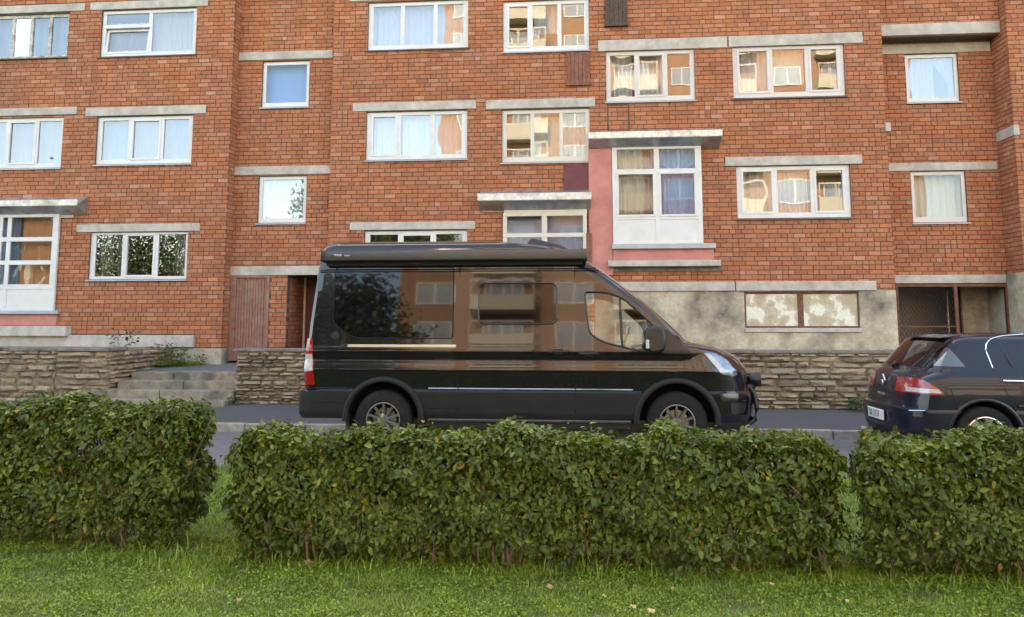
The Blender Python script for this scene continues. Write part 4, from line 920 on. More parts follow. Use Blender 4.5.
# mirror
mb = MB(); c = [vp(643.5, 330), vp(652, 327.5), vp(663, 329), vp(666, 341), vp(664, 353), vp(650, 355.5), vp(644.5, 350)]
sc_ = lambda p: ((p[0]-4.45)*.93+4.45, (p[1]-1.37)*.98+1.37)
c = rounded([sc_(p) for p in c], .04, 3); mb.prism(c, -1.31, -1.12); mir = mb.build('door_mirror', 'black_plastic', VAN, local=True, bevel=.03, fix=True)
for p_ in mir.data.polygons: p_.use_smooth = True
mir.data.set_sharp_from_angle(angle=R(50))
z_ = vp(655, 345)[1]; mb = MB(); mb.tube([(4.52, -1.2, z_-.04), (4.58, -1.02, z_-.10)], .045, 8); mb.build('mirror_arm', 'black_plastic', mir, local=True, smooth=50)
q = sc_(vp(645, 346)); mb = MB(); mb.box(q[0]-.012, q[0]+.03, -1.325, -1.29, q[1]-.055, q[1]+.055); mb.build('indicator', 'white_lens', mir, local=True, bevel=.012)
# awning
ax0, ax1 = vp(321, 256)[0], vp(587, 256)[0]; z0, z1 = vp(450, 261.8, 9.95)[1], vp(450, 250.8, 9.95)[1]
prof = [(-.80, z1), (-1.03, z1), (-1.075, z1-.02), (-1.085, (z0+z1)/2), (-1.075, z0+.015), (-1.05, z0), (-.80, z0)]
def ext(xa, xb, prof, name, mat, par, g=0):
    mb = MB(); n = len(prof); pr = [(y-g if y < -1 else y, z+(g if z > (z0+z1)/2 else -g)) for y, z in prof]
    mb.v += [(xa, y, z) for y, z in pr]+[(xb, y, z) for y, z in pr]; mb.f += [tuple(range(n)), tuple(range(n, 2*n))[::-1]]+[(i, n+i, n+(i+1) % n, (i+1) % n) for i in range(n)]; mb.m = [0]*(n+2); mb.a = [0]*(n+2)
    return mb.build(name, mat, par, local=True, smooth=30, fix=True, bevel=0)
aw = ext(ax0+.055, ax1-.04, prof, 'awning', 'awning_grey', VAN); ext(ax0, ax0+.055, prof, 'end_cap', 'black_plastic', aw, .003); ext(ax1-.04, ax1, prof, 'end_cap', 'awning_grey', aw, .003)
mb = MB(); mb.box(ax0+.05, ax1-.05, -.99, -.78, z0-.055, z0-.003); mb.build('awning_bracket_shadow', 'void', aw, local=True)  # near-black box: the mounting and the shadow gap below the awning
q = vp(336.2, 256.4, 9.93); text_mesh('lettering', 'THULE', .034, 'white_print', aw, (q[0], -1.0865, q[1]), (R(90), 0, 0), .0015, 1.0)
q = vp(345.6, 256.8, 9.93); text_mesh('lettering', 'Omnistor', .026, 'white_print', aw, (q[0], -1.0865, q[1]), (R(90), 0, 0), .0015, .72)
# roof light
q0, q1 = vp(526, 247, 11), vp(583, 250, 11)
mb = MB(); zz = 2.59; xa, xb = q0[0]-.02, q1[0]-.06
mb.hexa([(xa, -.3, zz), (xb, -.3, zz-.06), (xb, .3, zz-.06), (xa, .3, zz), (xa+.10, -.25, zz+.17), (xb-.25, -.25, zz+.06), (xb-.25, .25, zz+.06), (xa+.10, .25, zz+.17)]); mb.build('roof_vent', 'black_plastic', VAN, local=True, bevel=.04)
# bull bar and spot lamp
bp = [vp(744, 388), vp(751, 388, 10.3), vp(756, 395, 10.3), vp(759, 410, 10.3), vp(757, 422, 10.3), vp(750, 429, 10.2), vp(738, 431, 10.1)]
bb = MB()
for s in (-1, 1): bb.tube([(x_, s*(.62), z_) for x_, z_ in bp], .03, 10)
bb.tube([(bp[1][0]+.03, -.62, bp[1][1]), (bp[1][0]+.05, .62, bp[1][1])], .03, 10); bb.tube([(bp[4][0], -.62, bp[4][1]), (bp[4][0], .62, bp[4][1])], .03, 10)
bbo = bb.build('bull_bar', 'black_plastic', VAN, local=True, smooth=50)
q = vp(757.5, 381, 10.35)
for s in (-.55, .55):
    mb = MB(); prof = [(.001, -.075), (.05, -.075), (.078, -.03), (.09, .02), (.09, .06), (.082, .06), (.075, .05), (.001, .045)]; n = 20; L = len(prof); P = []
    for k in range(n):
        t = 2*math.pi*k/n
        for rr_, yy in prof: P.append((q[0]+yy, s+rr_*math.cos(t), q[1]+rr_*math.sin(t)))
    mb.faces(P, [(k*L+i, k*L+i+1, ((k+1) % n)*L+i+1, ((k+1) % n)*L+i) for k in range(n) for i in range(L-1)]); mb.tube([(q[0], s, q[1]-.07), (q[0]-.03, s, q[1]-.14)], .02, 6); mb.build('spot_lamp', 'black_plastic', bbo, local=True, smooth=40)
# cab inside
for s, m_ in ((-.52, 'seat_light'), (.52, 'seat_cloth')):
    mb = MB(); xs = 3.72
    mb.hexa([(xs-.02, s-.24, 1.1), (xs+.16, s-.24, 1.1), (xs+.16, s+.24, 1.1), (xs-.02, s+.24, 1.1), (xs-.14, s-.22, 1.50), (xs-.02, s-.22, 1.50), (xs-.02, s+.22, 1.50), (xs-.14, s+.22, 1.50)]); st_ = mb.build('seat', m_, VAN, local=True, bevel=.05)
    mb = MB(); mb.box(xs-.17, xs-.05, s-.14, s+.14, 1.53, 1.74); mb.build('headrest', m_, st_, local=True, bevel=.05)
mb = MB(); mb.hexa([(4.30, -.9, 1.15), (4.75, -.9, 1.15), (4.75, .9, 1.15), (4.30, .9, 1.15), (4.36, -.88, 1.28), (4.7, -.88, 1.34), (4.7, .88, 1.34), (4.36, .88, 1.28)]); mb.build('dashboard', 'black_plastic', VAN, local=True, bevel=.03)
mb = MB(); mb.tube([(4.24+.06*math.sin(t), .45+.19*math.cos(t), 1.36+.17*math.sin(t)) for t in [2*math.pi*i/20 for i in range(21)]], .015, 6); mb.build('steering_wheel', 'black_plastic', VAN, local=True, smooth=50)

# ---- the dark blue hatchback
CY0 = 9.55; HB = PX(977, 431, CY0); CO = .86
CARX, CARY, CARZ = HB[0]-CO+.11, CY0+.91, -.035
CAR = thing('parked_car', 'dark navy hatchback with red tail lamps, cut by the right edge', 'car', (CARX, CARY, CARZ))
def cp(px, py, Y=9.62): X, Z = PX(px, py, Y); return (X-CARX, Z-CARZ)
CT = densify([(.20, .14, 4.55, .84, .5, .30), (.26, .04, 4.62, .885, .6, .32), (.36, .0, 4.66, .905, .62, .32), (.50, -.01, 4.67, .91, .65, .32), (.595, .0, 4.64, .912, .66, .32), (.61, .045, 4.62, .905, .66, .30), (.66, .06, 4.58, .908, .66, .30), (.75, .075, 4.48, .912, .64, .30), (.85, .095, 4.25, .908, .56, .30),
     (.92, .115, 3.95, .90, .5, .30), (.965, .135, 3.62, .888, .4, .31), (1.0, .17, 3.42, .872, .34, .33), (1.03, .23, 3.33, .853, .32, .36), (1.06, .27, 3.24, .838, .3, .26), (1.15, .355, 3.02, .795, .3, .20), (1.25, .45, 2.78, .75, .32, .16), (1.34, .545, 2.55, .71, .34, .14), (1.39, .60, 2.40, .685, .36, .14), (1.425, .68, 2.26, .65, .36, .16), (1.45, .83, 2.1, .58, .36, .2), (1.465, 1.1, 1.9, .45, .25, .25)], .03)
CM = ['paint_navy', 'black_plastic', 'void']
cm = lambda c: 1 if c[2] < .24 else 0
cb = loft(CT, 0, matf=cm).build('body', CM, None, local=True, fix=True)
CH_ = [(CO, .315), (CO+2.72, .315)]
for hx, hz in CH_:
    for s in (-1, 1):
        boolean(cb, cutter([(hx+.375*math.cos(t*math.pi/24), hz+.02+.375*math.sin(t*math.pi/24)) for t in range(48)], min(s*.52, s*1.2), max(s*.52, s*1.2), CM, 2), 'DIFFERENCE')
cb.parent = CAR; smooth_obj(cb, 28)
for hx, hz in CH_:
    wheel(CAR, (hx, -.795, hz), .33, .225, .21, 7, 'alloy', spoke_w=.036); wheel(CAR, (hx, .795, hz), .33, .225, .21, 7, 'alloy', side=1, spoke_w=.036)
    mb = MB(); n = 30; P = []
    rows = [(.37, -.86), (.378, -.912), (.395, -.918), (.415, -.908)]
    for k in range(n+1):
        t = R(-8)+R(196)*k/n
        for rr_, yy in rows: P.append((hx+rr_*math.cos(t), yy, hz+.02+rr_*math.sin(t)))
    L = len(rows); mb.faces(P, [(k*L+i, k*L+i+1, (k+1)*L+i+1, (k+1)*L+i) for k in range(n) for i in range(L-1)]); mb.build('wheel_arch', 'paint_navy', CAR, local=True, smooth=50, fix=True)
# glass
rw = panel('rear_window', CT, .004, [(-.74, 1.075), (.74, 1.075), (.64, 1.40), (-.64, 1.40)], -.2, .74, ['rear_glass'], CAR, rear=True)
sgl = [cp(992.5, 366), cp(990, 348), cp(996, 340.5), cp(1010, 337.5), cp(1040, 336)]
zt = sgl[-1][1]; gl = rounded([sgl[0], sgl[1], sgl[2], sgl[3], (2.3, zt-.015), (2.95, 1.03), (2.9, sgl[0][1]-.02)], [.01, .06, .06, .08, .1, .05, .02], 4)
sg = panel('side_window', CT, .004, gl, -1.2, -.4, ['car_window'], CAR)
qg = panel('quarter_glass', CT, .004, rounded([cp(934, 366, 9.7), cp(946.5, 342.5, 9.7), cp(963, 366.5, 9.7)], .01, 2), -1.2, -.5, ['car_window'], CAR)
ch = [p for p in gl if True]
arcp = rounded([cp(993, 368), cp(989.3, 348), cp(995.5, 339.7), cp(1010, 336.3), cp(1040, 334.6)], [0, .06, .06, .08, 0], 5); strip('chrome_trim', arcp, .007, CT, .006, 'chrome', CAR, 6)
strip('window_divider', [cp(1004, 338), cp(1013.5, 367)], .012, CT, .006, 'black_plastic', sg, 4)
# the door line, handle, hatch line
dl = [cp(993.5, 369), cp(1002, 389), cp(1011, 408), cp(1022, 428)]; strip('door_seam', dl, .004, CT, .002, 'void', CAR, 4)
strip('door_seam', [(2.35, .98), (2.35, .35)], .004, CT, .002, 'void', CAR, 4)
a, b = cp(1001, 380.5), cp(1021, 380.5); y = -(interp(CT, a[1], 3)); mb = MB(); mb.tube([(a[0], y-.008, a[1]), (a[0]+.02, y-.035, a[1]), (b[0]-.02, y-.035, a[1]), (b[0], y-.008, a[1])], .013, 8); mb.build('door_handle', 'chrome', CAR, local=True, smooth=50)
strip('rub_strip', [cp(1015, 406), (2.3, cp(1015, 406)[1])], .018, CT, .004, 'black_plastic', CAR, 6)
strip('hatch_seam', [cp(948, 388), cp(953, 402), cp(955, 410)], .004, CT, .002, 'void', CAR, 4)
# lamps on both sides
for s in (-1, 1):
    y0, y1 = (-1.2, -.36) if s < 0 else (.36, 1.2)
    lo = panel('tail_lamp', CT, .010, rounded([(-.1, .955), (.22, .955), (.42, .80), (.40, .785), (-.1, .78)], .015, 3), y0, y1, ['red_lens'], CAR)
    panel('lens', CT, .013, [(-.1, .855), (.36, .84), (.385, .80), (-.1, .795)], (-.95 if s < 0 else .60), (-.60 if s < 0 else .95), ['white_lens'], lo)
panel('rear_reflector', CT, .006, [(-.66, .30), (-.50, .30), (-.50, .335), (-.66, .335)], -.2, .4, ['red_lens'], CAR, rear=True)
panel('bumper_valance', CT, .006, [(-.85, .20), (.85, .20), (.85, .33), (-.85, .33)], -.2, .35, ['cladding'], CAR, rear=True)
# number plate, badge, letters, wiper, exhaust, spoiler
pz = .475; mb = MB(); mb.box(-.045, -.018, -.26, .26, pz-.06, pz+.06); pl = mb.build('number_plate', 'plate_white', CAR, local=True, bevel=.006)
text_mesh('lettering', 'SB 2737', .105, 'ink', pl, (-.0465, .0, pz), (R(90), 0, R(-90)), .001, 1.0)
mb = MB(); mb.box(-.0462, -.045, .215, .255, pz-.055, pz+.055); mb.build('plate_band', 'paint_navy', pl, local=True)
bz = .885; xx = .085
mb = MB()
for (y0_, z0_), (y1_, z1_) in (((0, .065), (.048, 0)), ((.048, 0), (0, -.065)), ((0, -.065), (-.048, 0)), ((-.048, 0), (0, .065))): mb.tube([(xx, y0_, bz+z0_), (xx, y1_, bz+z1_)], .012, 6)
mb.build('badge', 'chrome', CAR, local=True)
text_mesh('lettering', 'VEL SATIS', .045, 'chrome', CAR, (.052, 0, .715), (R(90), 0, R(-90)), .004, 1.0)
mb = MB(); mb.tube([(.26, .05, 1.075), (.36, .30, 1.12), (.42, .5, 1.15)], .012, 6); mb.tube([(.26, .05, 1.05), (.24, .05, 1.09)], .04, 8); mb.build('rear_wiper', 'black_plastic', CAR, local=True, smooth=40)
mb = MB(); mb.hexa([(.585, -.50, 1.408), (.80, -.54, 1.425), (.80, .54, 1.425), (.585, .50, 1.408), (.59, -.50, 1.42), (.80, -.54, 1.452), (.80, .54, 1.452), (.59, .50, 1.42)]); mb.build('spoiler', 'paint_navy', CAR, local=True, bevel=.008)
mb = MB(); mb.tube([(.3, .45, .24), (.02, .45, .22), (-.06, .46, .215)], .04, 10); mb.build('exhaust', 'steel', CAR, local=True, smooth=40); mb = MB(); mb.tube([(.2, .0, .24), (-.07, .0, .24), (-.09, .0, .30)], .022, 8); mb.build('tow_bar', 'steel', CAR, local=True, smooth=40)
strip('bumper_trim', [(.02, .602), (.2, .602)], .006, CT, .0, 'chrome', CAR, 4)

# ------------------------------------------------------------------ leaves, hedges, grass
def leaf_mesh(name, pos, tip, nrm, length, width, rnd, mat, fold=.18):
    """arrays of leaves: base position, tip direction, normal; two folded quads each"""
    n = len(pos); tip = tip/np.linalg.norm(tip, axis=1, keepdims=True)
    sd = np.cross(tip, nrm); sd /= np.maximum(np.linalg.norm(sd, axis=1, keepdims=True), 1e-6); nr = np.cross(sd, tip)
    L = length[:, None]; W = (width/2)[:, None]; f = fold*W*2
    v = np.stack([pos, pos+tip*L*.34+sd*W+nr*f, pos+tip*L*.72+sd*W*.75+nr*f*.6-nr*L*.03, pos+tip*L-nr*L*.12, pos+tip*L*.72-sd*W*.75+nr*f*.6-nr*L*.03, pos+tip*L*.34-sd*W+nr*f], axis=1).reshape(-1, 3)
    b = (np.arange(n)*6)[:, None]
    q = np.concatenate([b+np.array([[0, 1, 2, 3]]), b+np.array([[0, 3, 4, 5]])], axis=1).reshape(-1, 4)
    return raw_mesh(name, v, q, np.repeat(rnd, 2), mat)
def raw_mesh(name, v, q, rnd, mat):
    me = bpy.data.meshes.new(name); nf, k = q.shape
    me.vertices.add(len(v)); me.vertices.foreach_set('co', v.astype(np.float32).ravel())
    me.loops.add(nf*k); me.loops.foreach_set('vertex_index', q.astype(np.int32).ravel())
    me.polygons.add(nf); me.polygons.foreach_set('loop_start', (np.arange(nf)*k).astype(np.int32)); me.polygons.foreach_set('loop_total', np.full(nf, k, np.int32))
    a = me.attributes.new('rnd', 'FLOAT', 'FACE'); a.data.foreach_set('value', rnd.astype(np.float32))
    me.materials.append(MATS[mat]); me.update(calc_edges=True); return me
def wob(x, seed, amp, f):
    r = np.random.default_rng(seed); return sum(amp/(i+1)*np.sin(x*f*(i+1)*1.7+r.uniform(0, 6.28)) for i in range(4))
def hedge(label, x0, x1, yf, yb, h, n, seed, end_l=True, end_r=True, dens=None, shear=0):
    root = thing('hedge', label, 'hedge', ((x0+x1)/2, (yf+yb)/2, 0), 'clipped hedges along the lawn')
    r = np.random.default_rng(seed); per = h+(yb-yf)+h*.45; ends = .9*(yb-yf)*2
    pos, nor = [], []
    m = int(n*1.15)
    u = r.uniform(0, 1, m); x = x0+(x1-x0)*r.uniform(0, 1, m); s = u*per
    hh = h + wob(x, seed, .022, 2.1) + r.normal(0, .008, m)
    fr = s < h; tp = (s >= h) & (s < h+(yb-yf)); bk = ~fr & ~tp
    y = np.where(fr, yf, np.where(tp, yf+(s-h), yb)); z = np.where(fr, s/h*hh, np.where(tp, hh, hh*(1-(s-h-(yb-yf))/(h*.45)*.6)))
    nx = np.zeros(m); ny = np.where(fr, -1., np.where(tp, 0., 1.)); nz = np.where(tp, 1., 0.)
    # ends
    e = int(n*.13); 
    for side, on in ((-1, end_l), (1, end_r)):
        if not on: continue
        zz = r.uniform(0, h, e); yy = r.uniform(yf, yb, e)
        x = np.r_[x, np.full(e, x0 if side < 0 else x1)]; y = np.r_[y, yy]; z = np.r_[z, zz]; nx = np.r_[nx, np.full(e, float(side))]; ny = np.r_[ny, np.zeros(e)]; nz = np.r_[nz, np.zeros(e)]
    m = len(x)
    # rounded shoulders and a narrower foot
    cx = np.clip((z-(h-.12))/.12, 0, 1); rd = .07*cx**2
    y = np.where(y < yf+.02, y+rd, np.where(y > yb-.02, y-rd, y)); foot = np.clip(1-z/.30, 0, 1)**1.4*.10
    y = np.where(ny < 0, y+foot, np.where(ny > 0, y-foot, y)); x = np.where(nx != 0, x-nx*(rd*1.3+foot*1.6)+wob(z*3+y*4, seed+5, .04, 2), x)
    ex0 = np.clip((x0+.16-x)/.16, 0, 1) if end_l else 0; ex1 = np.clip((x-x1+.16)/.16, 0, 1) if end_r else 0
    z = np.where(nz > 0, z-.07*(ex0**2+ex1**2), z)
    P = np.stack([x, y, z], 1); Nn = np.stack([nx, ny, nz], 1)
    bulge = (wob(x*1.3+z*2.3, seed+1, .030, 2.7)+wob(z*4.1-x*.7, seed+2, .020, 2.3)+wob(x*5.3+z*6.1, seed+8, .014, 2.5))
    dep = r.exponential(.062, m); dep = np.minimum(dep, .24); out = (r.random(m) < .06)*r.uniform(0, .06, m)
    P = P + Nn*(bulge-dep+out)[:, None]; P[:, 0] += shear*(P[:, 1]-yf)
    keep = P[:, 2] > .03+.10*(r.random(m) < .7)
    bare = (P[:, 2] < .20) & (wob(P[:, 0], seed+3, .5, 3.1) > -.1) & (r.random(m) < .5) & (Nn[:, 2] < .5); keep &= ~bare
    gap = wob(P[:, 0]*3.1+P[:, 2]*1.7, seed+21, .5, 2.3)+wob(P[:, 2]*5.3-P[:, 0]*2.2, seed+22, .5, 1.9)+wob(P[:, 0]*9.1+P[:, 2]*7.7, seed+23, .4, 1.6)
    keep &= (r.random(m) > np.clip(gap*.62-.12, 0, .8)) | (Nn[:, 2] > .5)
    if dens is not None: keep &= r.random(m) < dens(P)
    P, Nn, dep = P[keep], Nn[keep], dep[keep]; m = len(P)
    nrm = Nn*1.0+r.normal(0, .55, (m, 3))+np.array([0, -.1, .55]); nrm /= np.linalg.norm(nrm, axis=1, keepdims=True)
    tip = Nn*.45+r.normal(0, .8, (m, 3))+np.array([0, 0, -.35]); tip -= nrm*np.sum(tip*nrm, 1, keepdims=True)*.85
    ln = r.uniform(.024, .062, m)*(1-.25*(dep > .1)); wd = ln*r.uniform(.46, .64, m)
    rn = np.clip(r.beta(2.2, 2.4, m)*.9+.10*Nn[:, 2]+wob(P[:, 0]*2+P[:, 2]*3, seed+6, .05, 1.5), 0, .955); rn = np.where(r.random(m) < .006, r.uniform(.97, 1, m), rn)  # upward-facing leaves made paler, light from above put into their tone
    me = leaf_mesh('foliage', P-np.array(root.location), tip, nrm, ln, wd, rn, 'hedge_leaf'); stuff(link('foliage', me, root))
    # stems
    ns = int((x1-x0)*30); mb = MB(); loc = root.location
    for i in range(ns):
        xx = random.uniform(x0+.08, x1-.08); yy = random.uniform(yf+.07, yb-.1); pts = [Vector((xx, yy, -.02))]
        d = Vector((random.uniform(-.35, .35), random.uniform(-.5, .25), 1)); hgt = h*random.uniform(.75, .97); k = 6
        for j in range(1, k+1): pts.append(pts[-1]+d*(hgt/k)+Vector((random.uniform(-.025, .025), random.uniform(-.02, .02), 0))); 
        pts = [Vector((p.x, min(max(p.y, yf+.05), yb-.04), p.z)) for p in pts]
        mb.tube(pts, [random.uniform(.005, .011)*(1-.12*j) for j in range(k+1)], 4)
        for _ in range(3):
            p = random.choice(pts[1:5]); q = p+Vector((random.uniform(-.16, .16), random.uniform(-.14, .05), random.uniform(.05, .22))); mb.tube([p, (p+q)/2+Vector((0, 0, -.01)), q], [.004, .003, .002], 3, cap=False)
    stuff(mb.build('stems', 'twig', root))
    return root
HL1 = PZ(214, 545)[0]+.12
hedge('taller dark green clipped hedge at the left edge of the lawn', -5.4, -2.80, 5.36, 5.86, .965, 27000, 11, end_l=True)
hedge('long dark green clipped hedge in front of the van', -2.33, 1.57, 5.18, 5.72, .815, 36000, 23, dens=lambda P: np.where(P[:, 0] > 1.30, .8, 1.0))
hedge('dark green clipped hedge in front of the car, running off the right edge', 1.72, 4.6, 5.16, 5.74, .84, 26000, 37, shear=.27, dens=lambda P: np.where((P[:, 0] < 1.95) & (P[:, 2] < .5), .6, 1.0))

def grass(name, x0, x1, y0, y1, n, hmin, hmax, seed, zf=lambda x, y: 0*x, mat='grass_blade', wmul=1.0, mask=None):
    r = np.random.default_rng(seed); x = r.uniform(x0, x1, n); y = r.uniform(y0, y1, n)
    pat = wob(x*2.1+y*.7, seed, .5, 1.3)+wob(y*3.1-x*.9, seed+1, .5, 1.9)+wob(x*7.3+y*5.1, seed+2, .3, 1.7)
    if mask is not None: k = mask(x, y, r); x, y, pat = x[k], y[k], pat[k]
    n = len(x); h = r.uniform(hmin, hmax, n)*np.clip(1+.22*pat, .5, 1.6); a = r.uniform(0, 6.283, n); ln = r.uniform(.2, 1.1, n)*h
    d = np.stack([np.cos(a), np.sin(a), 0*a], 1); sd = np.stack([-np.sin(a), np.cos(a), 0*a], 1); w_ = (r.uniform(.0015, .0034, n)*wmul)[:, None]
    b = np.stack([x, y, zf(x, y)-.008], 1); mid = b+np.array([0, 0, 1.])*(h*.62)[:, None]+d*(ln*.35)[:, None]; tp = b+np.array([0, 0, 1.])*(h*.92)[:, None]+d*ln[:, None]
    v = np.stack([b-sd*w_, b+sd*w_, mid+sd*w_*.9, mid-sd*w_*.9, tp+sd*w_*.25, tp-sd*w_*.25], 1).reshape(-1, 3); bi = (np.arange(n)*6)[:, None]
    q = np.concatenate([bi+np.array([[0, 1, 2, 3]]), bi+np.array([[3, 2, 4, 5]])], 1).reshape(-1, 4)
    rn = np.clip(r.beta(2, 2.4, n)+.14*pat, 0, .94); rn = np.where(r.random(n) < .05+.10*np.clip(pat-.5, 0, 1), r.uniform(.94, 1, n), rn)
    o = link(name, raw_mesh(name, v, q, np.repeat(rn, 2), mat)); return stuff(o)
g = grass('lawn_grass', -4.2, 3.6, 3.95, 5.75, 150000, .014, .036, 51); tag(g, 'short mown grass in front of and under the hedges', 'grass')
g = grass('lawn_grass', -6, 5, 5.7, 8.85, 100000, .02, .055, 52, wmul=1.5, zf=lambda x, y: np.where(y > 8, -(y-8)*.055, 0)); tag(g, 'grass strip between the hedges and the road', 'grass')
g = grass('lawn_grass', -3.4, 3.2, 5.0, 5.45, 1500, .04, .11, 53, wmul=1.3); tag(g, 'longer unmown grass tufts along the foot of the hedges', 'grass')
g = grass('verge_grass', LX1+.1, XA-.0, 16.1, FA-.05, 5000, .04, .10, 54, zf=lambda x, y: .58+.16*np.clip((XA-.2-x)/1.5, 0, 1), wmul=2.0, mask=lambda x, y, r: x < XA-.25-(17.4-y)*.75); tag(g, 'wild grass growing at the foot of the brick wall beside the steps', 'grass')
r = np.random.default_rng(77); n = 70000      # clover and other small broad leaves in the lawn
P = np.stack([r.uniform(-4.2, 3.6, n), r.uniform(3.95, 5.8, n), r.uniform(.008, .032, n)], 1); kk = (wob(P[:, 0]*2.3+P[:, 1]*1.1, 5, .5, 1.5)+wob(P[:, 1]*4.1-P[:, 0], 6, .5, 2.1)+r.normal(0, .3, n)) > -.15; P = P[kk]; n = len(P)
nr = r.normal(0, .45, (n, 3))+np.array([0, 0, 1.]); nr /= np.linalg.norm(nr, axis=1, keepdims=True); tp = r.normal(0, 1, (n, 3)); tp[:, 2] *= .3; ln = r.uniform(.009, .02, n)
o = link('lawn_clover', leaf_mesh('lawn_clover', P, tp, nr, ln, ln*.8, np.clip(r.beta(2, 2, n)*.9, 0, .93), 'grass_blade')); stuff(o); tag(o, 'low clover leaves spread through the lawn', 'clover')
# broad weeds at the hedge foot
def weed(name, label, loc, n, spread, height, leaf, seed, cat='weed', group='weeds at the foot of the hedges', mat='weed_leaf', stem=True):
    root = thing(name, label, cat, loc, group); r = np.random.default_rng(seed)
    a = r.uniform(0, 6.283, n); rad = spread*np.sqrt(r.random(n)); z = height*r.random(n)**.8*(1-.4*rad/spread)
    P = np.stack([rad*np.cos(a), rad*np.sin(a), z+.01], 1); d = np.stack([np.cos(a), np.sin(a), r.uniform(-.4, .5, n)], 1)+r.normal(0, .3, (n, 3)); nrm = r.normal(0, .4, (n, 3))+np.array([0, -.3, 1.])
    ln = r.uniform(.6, 1.2, n)*leaf
    stuff(link('foliage', leaf_mesh('foliage', P, d, nrm/np.linalg.norm(nrm, axis=1, keepdims=True), ln, ln*.55, np.clip(r.random(n), 0, 1), mat), root))
    if stem:
        mb = MB()
        for k in range(max(2, int(n/14))):
            i = r.integers(0, n); p = P[i]; mb.tube([(p[0]*.2, p[1]*.2, -.02), (p[0]*.5, p[1]*.5, p[2]*.6), tuple(p)], [.006, .004, .003], 4, cap=False)
        mb.build('stem', 'twig', root, local=True)
    return root
for i, (px_, py_, s_, lb) in enumerate([(333, 556, .11, 'small broad-leaved weed at the left foot of the long hedge'), (420, 560, .16, 'leafy weed low under the long hedge, left of its middle'), (560, 566, .2, 'spreading weed below the middle of the long hedge'), (690, 575, .22, 'leafy weed clump under the right half of the long hedge'), (800, 572, .24, 'pale green weed at the right end of the long hedge'), (890, 572, .2, 'pale weed at the left foot of the right hedge'), (985, 568, .22, 'weed clump below the right hedge near the right edge'), (120, 548, .18, 'weed at the foot of the left hedge')]):
    X_, Y_ = PZ(px_, py_); weed('weed', lb, (X_, Y_+.05, 0), int(40+s_*150), s_, .13+.06*(i % 3), .045, 100+i)
for i, (px_, py_, Yp, zz, n_, sp_, h_, lf, lb) in enumerate([(165, 352, 16.9, .74, 170, .42, .42, .085, 'bushy green weed against the brick wall left of the door'), (122, 352, 16.2, 1.0, 70, .28, .55, .09, 'thin dark weed growing behind the left stone wall'), (190, 357, 16.8, .68, 110, .35, .22, .07, 'low green weed at the corner of the brick wall'), (36, 398, 14.6, .0, 130, .35, .28, .07, 'dark green weed at the foot of the left stone wall'), (862, 408, 14.6, .0, 150, .22, .34, .07, 'dark ivy bush at the stone wall behind the car'), (234, 398, 14.75, .0, 50, .12, .22, .06, 'small weed where the steps meet the stone wall')]):
    X_ = PX(px_, py_, Yp)[0]; weed('wild_plant', lb, (X_, Yp, zz), n_, sp_, h_, lf, 200+i, 'plant', 'wild plants by the stone walls')
# fallen leaves
def fallen(px_, py_, s_, rv, lb, i):
    X_, Y_ = PZ(px_, py_, .04); r = np.random.default_rng(300+i); n = 5; a = r.uniform(0, 6.28)+np.linspace(-1.2, 1.2, n)
    P = np.zeros((n, 3)); tip = np.stack([np.cos(a), np.sin(a), r.uniform(-.1, .35, n)], 1); nrm = np.tile([0, -.25, 1.], (n, 1)); ln = .72*s_*np.array([.6, .85, 1, .85, .6])
    o = link('fallen_leaf', leaf_mesh('fallen_leaf', P, tip, nrm, ln, ln*.6, np.full(n, rv), 'dead_leaf', .1)); o.location = (X_, Y_, .045); o.rotation_euler = (.25, .1, 0); tag(o, lb, 'leaf', 'leaves fallen on the lawn')
for i, a in enumerate([(311, 562, .07, .1, 'large brown fallen leaf at the left foot of the long hedge'), (552, 589, .055, .3, 'orange fallen leaf on the grass below the middle hedge'), (633, 606, .045, .8, 'pale yellow fallen leaf near the bottom edge, left of two'), (651, 613, .05, .95, 'pale yellow fallen leaf near the bottom edge, right of two'), (674, 589, .03, .6, 'small tan fallen leaf right of the orange one'), (772, 584, .035, 1, 'small yellow fallen leaf under the right end of the long hedge'), (846, 602, .032, .9, 'small yellow leaf on the bright grass at the lower right'), (605, 596, .03, .95, 'small yellow leaf between the orange leaf and the pale pair'), (240, 600, .03, .7, 'small tan leaf on the grass at the lower left')]): fallen(*a, i)

